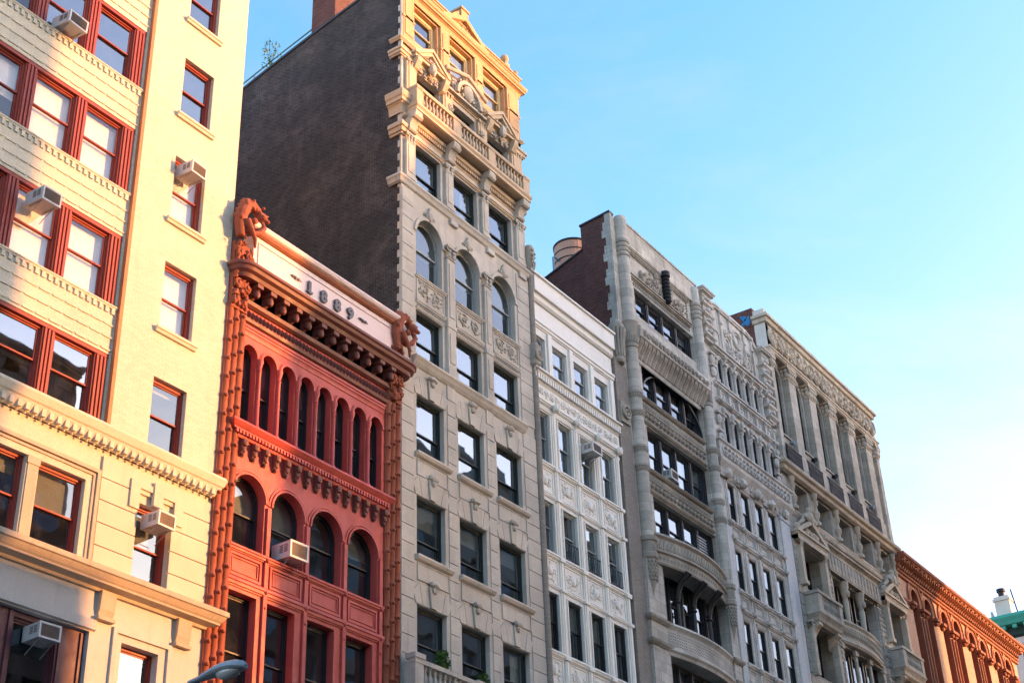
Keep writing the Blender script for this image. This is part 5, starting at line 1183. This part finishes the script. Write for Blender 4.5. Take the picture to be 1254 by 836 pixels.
for (x,y,z,s,lab) in [(19.0,.16,30.32,.9,'white air conditioner in the uppermost red bay window of the cream building'),
    (19.0,.12,24.32,.9,'white air conditioner at the top of a red bay window, second from the top'),
    (23.86,.12,28.12,.92,'sunlit air conditioner high in the single window column of the cream building'),
    (23.86,.12,16.98,.92,'braced air conditioner in the keystone window below the dentil ledge of the cream building'),
    (20.75,.12,13.18,.88,'white air conditioner in the purple framed window at the bottom left corner'),
    (28.78,.12,17.62,1.05,'white air conditioner on the sill of the second large arch of the red building'),
    (45.88,.12,27.5,1.0,'pale air conditioner at the top of a window of the white glazed building'),
    (52.85,.35,29.0,.9,'small air conditioner in a dark window of the round-columned loft building')]:
    if first: o=proto; kids=[]; first=False
    else:
        o=proto.copy(); COL.objects.link(o)
        for ch in list(proto.children): c=ch.copy(); COL.objects.link(c); c.parent=o
    o.location=(x,y,z); o.scale=(s*R.uniform(.92,1.06),s*R.uniform(.88,1.08),s*R.uniform(.92,1.06)); o.rotation_euler=(R.uniform(-.01,.06),R.uniform(-.02,.02),R.uniform(-.05,.05)); o['label']=lab; o['group']='window air conditioners'

def water_tank():
    cx,cy,r=55.95,6.0,.98; z0,z1=42.6,45.42
    T=thing('water_tank','round wooden rooftop water tank behind the brown brick party wall, half lit by the sun','water tank',(cx,cy,38))
    g=G(); 
    n=36
    pr=[(r,z0),(r,z1)]; g.lathe(cx,cy,pr,n); 
    for i in range(n): t=2*PI*i/n; g.tube([(cx+(r+.0)*cos(t),cy+r*sin(t),z0),(cx+r*cos(t),cy+r*sin(t),z1)],.01,3)
    g.build('tub','tank_wood',T)
    for z in (z0+.2,z0+.7,z0+1.2,z0+1.7,z0+2.2,z1-.1):
        g=G(); g.lathe(cx,cy,[(r+.01,z),(r+.035,z+.01),(r+.035,z+.05),(r+.01,z+.06)],n); g.build('hoop','steel_blue' if 0 else 'iron',T)
    g=G(); g.lathe(cx,cy,[(r+.03,z1-.02),(r+.04,z1+.02),(.05,z1+.06)],n); g.build('lid','roof',T)
    for a,b in ((-1,-1),(-1,1),(1,-1),(1,1)):
        g=G(); g.tube([(cx+a*.6,cy+b*.6,37.8),(cx+a*.6,cy+b*.6,z0)],.1,6); g.build('leg','iron',T)
    g=G(); g.tube([(cx-r-.5,cy+.3,z0-1),(cx-r-.5,cy+.3,z1-1.25),(cx-r-.4,cy+.3,z1-1.15),(cx-r+.05,cy+.3,z1-1.15)],.06,7); g.build('pipe','steel_blue',T)
water_tank()

def lamp():
    T=thing('street_lamp','grey cobra-head street lamp rising into the bottom edge before the red building','street lamp',(16.1,-7.,0))
    g=G(); g.lathe(16.1,-7,[(.2,.16),(.2,.9),(.11,1.0),(.08,7.6),(.06,7.8)],12); g.build('pole','lampgrey',T,True)
    g=G(); g.tube([(16.1,-7,7.3),(16.05,-7.6,7.9),(15.97,-8.7,8.5),(15.9,-9.7,8.83),(15.88,-10.35,8.93)],[.05,.045,.042,.04,.04],8); g.build('arm','iron',T,True)
    # head: lofted cobra shape, length along -Y
    g=G(); n=14; base=len(g.v); S=[(-10.2,.055,.05,.0),(-10.4,.07,.06,.01),(-10.6,.11,.085,.03),(-10.8,.155,.11,.045),(-11.0,.175,.125,.05),(-11.2,.165,.12,.045),(-11.33,.12,.095,.03),(-11.4,.05,.05,.01)]
    for y,rx,rz,dz in S:
        for j in range(n):
            t=2*PI*j/n; zz=sin(t)*rz; zz=zz if zz>0 else zz*.42
            g.v.append((15.85+rx*cos(t),y,8.95+dz+zz))
    for i in range(len(S)-1):
        for j in range(n): a=base+i*n+j; b=base+i*n+(j+1)%n; g.f.append((a,b,b+n,a+n))
    g.f.append(tuple(range(base,base+n))); g.f.append(tuple(range(base+(len(S)-1)*n+n-1,base+(len(S)-1)*n-1,-1))); g.build('lamp_head','lampgrey',T,True)
    g=G(); g.blob((15.85,-11.03,8.945),(.13,.24,.10),14,8); g.build('lens','lens',T,True)
lamp()

def plant(name,cx,cy,cz,r,h,n,label,cat,group=None,mat='leaf'):
    T=thing(name,label,cat,(cx,cy,cz),group)
    g=G()
    for k in range(9):
        t=R.uniform(0,2*PI); g.tube([(cx,cy,cz),(cx+.3*r*cos(t),cy+.3*r*sin(t),cz+h*.5),(cx+.7*r*cos(t),cy+.7*r*sin(t),cz+h*R.uniform(.7,1.))],[.015,.01,.005],4)
    g.build('stem',mat,T)
    g=G()
    for k in range(n):
        u=R.random()**.5; t=R.uniform(0,2*PI); z=R.random(); rr=r*u*(1-.6*abs(z-.45)); p=Vector((cx+rr*cos(t),cy+rr*sin(t),cz+h*z))
        a=Vector((R.uniform(-1,1),R.uniform(-1,1),R.uniform(-.6,.9))).normalized()*R.uniform(.04,.085); b=a.cross(Vector((R.uniform(-1,1),R.uniform(-1,1),R.uniform(-1,1)))).normalized()*a.length*.42
        g.add([tuple(p-a),tuple(p+b),tuple(p+a),tuple(p-b)],((0,1,2,3),))
    g.build('foliage',mat,T)
plant('potted_plant',35.8,-.2,16.2,.26,.62,420,'bushy green plant on the low stone balcony at the bottom of the tower','plant')
plant('potted_plant',38.35,.1,16.2,.28,.6,260,'green plant in the second bottom window of the tower','plant')
plant('rooftop_weed',34.05,7.1,43.15,.45,1.5,150,'wispy weed sprouting from the top of the dark brick side wall','plant')

# ================================================================== across the street: the row that shades and is mirrored
def opposite(x0,x1,h,mat,label,top=None,fl=3.9,bw=2.6,d=14.):
    yf=-31.; T=thing('opposite_building',label,'building',(x0,yf,0))
    g=G(); g.box(x0,x1,yf-d,yf-.5,0,h-.01); g.box(x0,x1,yf-.5,yf-.3,h-1.2,h)
    n=max(1,int((x1-x0)/bw)); q=(x1-x0)/n
    for i in range(n+1): g.box(max(x0,x0+i*q-.42),min(x1,x0+i*q+.42),yf-.5,yf,0,h-.6)
    z=5.
    while z<h-1: g.box(x0,x1,yf-.48,yf-.04,z-.7,z+.5); z+=fl
    g.box(x0,x1,yf-.5,yf,h-1.6,h)
    g.build('wall',mat,T)
    g=G(); g.sweep([(x1,yf),(x0,yf)],prof_cor(h-1.,h+.02,.7)); g.build('cornice',mat,T)
    g=G(); g.quad((x1-.05,yf-.45,.2),(x0+.05,yf-.45,.2),(x0+.05,yf-.45,h-1.5),(x1-.05,yf-.45,h-1.5)); g.build('window_glass','glass_dark',T,split=False)
    if top:
        g=G()
        for a,b,c,e in top: g.box(a,b,yf-c-3,yf-c,h-.02,e)
        g.build('roof_structures',mat,T)
    return T
opposite(20,30.,44,'opp2','buff building across the street, north end of the row')
opposite(30.05,45.9,41.8,'opp1','tall brown brick building across the street, left of the gap')
opposite(46.,59.5,18.5,'opp3','low grey building across the street in the gap that lets the sun through',top=[(46.1,49.,.1,21.5)])
t=opposite(59.6,64.4,40,'opp1','brown building across the street right of the gap with a sloping roof end',d=5)
g=G(); g.prism([(62.6,39.9),(66.75,39.9),(66.75,46.6),(65.2,43.6),(63.6,41.2)],-34.6,-31.3); g.build('sloped_roof','opp1',t)
opposite(64.5,66.7,39.8,'opp3','very narrow grey building across the street',d=3)
opposite(66.8,71.5,47.8,'opp2','buff stone building across the street, tall and shallow',d=3)
opposite(71.6,92,49.4,'opp3','wide grey building across the street with roof structures',top=[(74,76,.3,51.),(79,80,.3,50.6),(84,88,.5,51.4)],d=4)
opposite(92.1,113.4,50.5,'opp1','long brown brick building across the street at the far corner',top=[(96,99,.3,52.)])
opposite(-30,19.9,26,'opp3','long low building across the street behind the viewpoint')

# ================================================================== ground
g=G(); g.quad((-900,-900,-.05),(1500,-900,-.05),(1500,1500,-.05),(-900,1500,-.05)); structure(g.build('ground','asphalt'))
g=G(); g.quad((-60,-24.5,0),(300,-24.5,0),(300,-6.2,0),(-60,-6.2,0)); structure(g.build('road','asphalt'))
g=G(); g.box(-60,104,-6.2,.0,-.04,.14); structure(g.build('pavement','walk'))
g=G(); g.box(-60,114,-31,-24.5,-.04,.14); structure(g.build('pavement','walk'))
g=G()
for i in range(40): g.quad((-50+i*8,-15.45,.006),(-47+i*8,-15.45,.006),(-47+i*8,-15.3,.006),(-50+i*8,-15.3,.006))
structure(g.build('lane_markings','paint'))

# ================================================================== light, sky, camera
AZ=math.radians(41.); EL=math.radians(9.)
s=Vector((sin(AZ)*cos(EL),-cos(AZ)*cos(EL),sin(EL)))     # towards the sun
ld=bpy.data.lights.new('sun','SUN'); ld.energy=1.85; ld.color=(1.,.40,.115); ld.angle=math.radians(.7)
lo=bpy.data.objects.new('sun',ld); COL.objects.link(lo); lo.location=(60,-60,60); lo.rotation_euler=s.to_track_quat('Z','Y').to_euler()
w=bpy.data.worlds.new('World'); sc.world=w; w.use_nodes=True; nt=w.node_tree; nt.nodes.clear()
out=N(nt,'ShaderNodeOutputWorld'); bg=N(nt,'ShaderNodeBackground'); sky=N(nt,'ShaderNodeTexSky',sky_type='NISHITA')
sky.sun_disc=False; sky.sun_elevation=EL; sky.sun_rotation=math.atan2(s.x,s.y); sky.altitude=0; sky.air_density=1.; sky.dust_density=1.1; sky.ozone_density=1.2
tc=N(nt,'ShaderNodeTexCoord'); mp=N(nt,'ShaderNodeMapping'); mp.inputs['Scale'].default_value=(1.2,1.2,3.4); mp.inputs['Rotation'].default_value=(0,.5,.6); nt.links.new(tc.outputs['Generated'],mp.inputs[0])
cl=noise(nt,mp.outputs[0],1.9,7,.62,.6)
cf=ramp(nt,cl,.50,.80,0,.30)
hs=N(nt,'ShaderNodeHueSaturation'); hs.inputs['Hue'].default_value=.506; hs.inputs['Saturation'].default_value=1.0; hs.inputs['Value'].default_value=1.; nt.links.new(sky.outputs[0],hs.inputs['Color'])
sp_=N(nt,'ShaderNodeSeparateColor'); nt.links.new(hs.outputs[0],sp_.inputs[0])
r2=mth(nt,'MULTIPLY',mth(nt,'POWER',mth(nt,'MULTIPLY',sp_.outputs[0],.689),1.9),1.62); r2=mth(nt,'MINIMUM',r2,mth(nt,'MULTIPLY',sp_.outputs[0],.98))
g2=mth(nt,'MULTIPLY',sp_.outputs[1],.885)
cc=N(nt,'ShaderNodeCombineColor'); nt.links.new(r2,cc.inputs[0]); nt.links.new(g2,cc.inputs[1]); nt.links.new(sp_.outputs[2],cc.inputs[2])
lum=N(nt,'ShaderNodeRGBToBW'); nt.links.new(cc.outputs[0],lum.inputs[0])
wh=mixc(nt,1.,mth(nt,'MULTIPLY',lum.outputs[0],1.35),(1.,.99,.98),'MULTIPLY')
c=mixc(nt,cf,cc.outputs[0],wh)
nt.links.new(c,bg.inputs[0]); bg.inputs[1].default_value=.15; nt.links.new(bg.outputs[0],out.inputs[0])

cd=bpy.data.cameras.new('camera'); co=bpy.data.objects.new('camera',cd); COL.objects.link(co); sc.camera=co
def camaxes():
    cx,cy=627.,418.; VH=(2060.,1425.); VV=(500.,-2650.)
    f=math.sqrt(-((VH[0]-cx)*(VV[0]-cx)+(VH[1]-cy)*(VV[1]-cy)))
    X=Vector((VH[0]-cx,VH[1]-cy,f)).normalized(); Z=Vector((VV[0]-cx,VV[1]-cy,f)).normalized(); Y=Z.cross(X)
    return f,X,Y,Z
f,X,Y,Z=camaxes()
m=Matrix(((X[0],-X[1],-X[2],0),(Y[0],-Y[1],-Y[2],-27.),(Z[0],-Z[1],-Z[2],1.65),(0,0,0,1)))
co.matrix_world=m; cd.sensor_width=36; cd.lens=f/1254*36; cd.clip_start=.1; cd.clip_end=4000
vs=sc.view_settings; vs.view_transform='Standard'; vs.look='None'; vs.gamma=1.; vs.exposure=2.37; vs.use_curve_mapping=False
sc.cycles.max_bounces=8; sc.cycles.transparent_max_bounces=12; sc.cycles.glossy_bounces=3; sc.cycles.diffuse_bounces=4
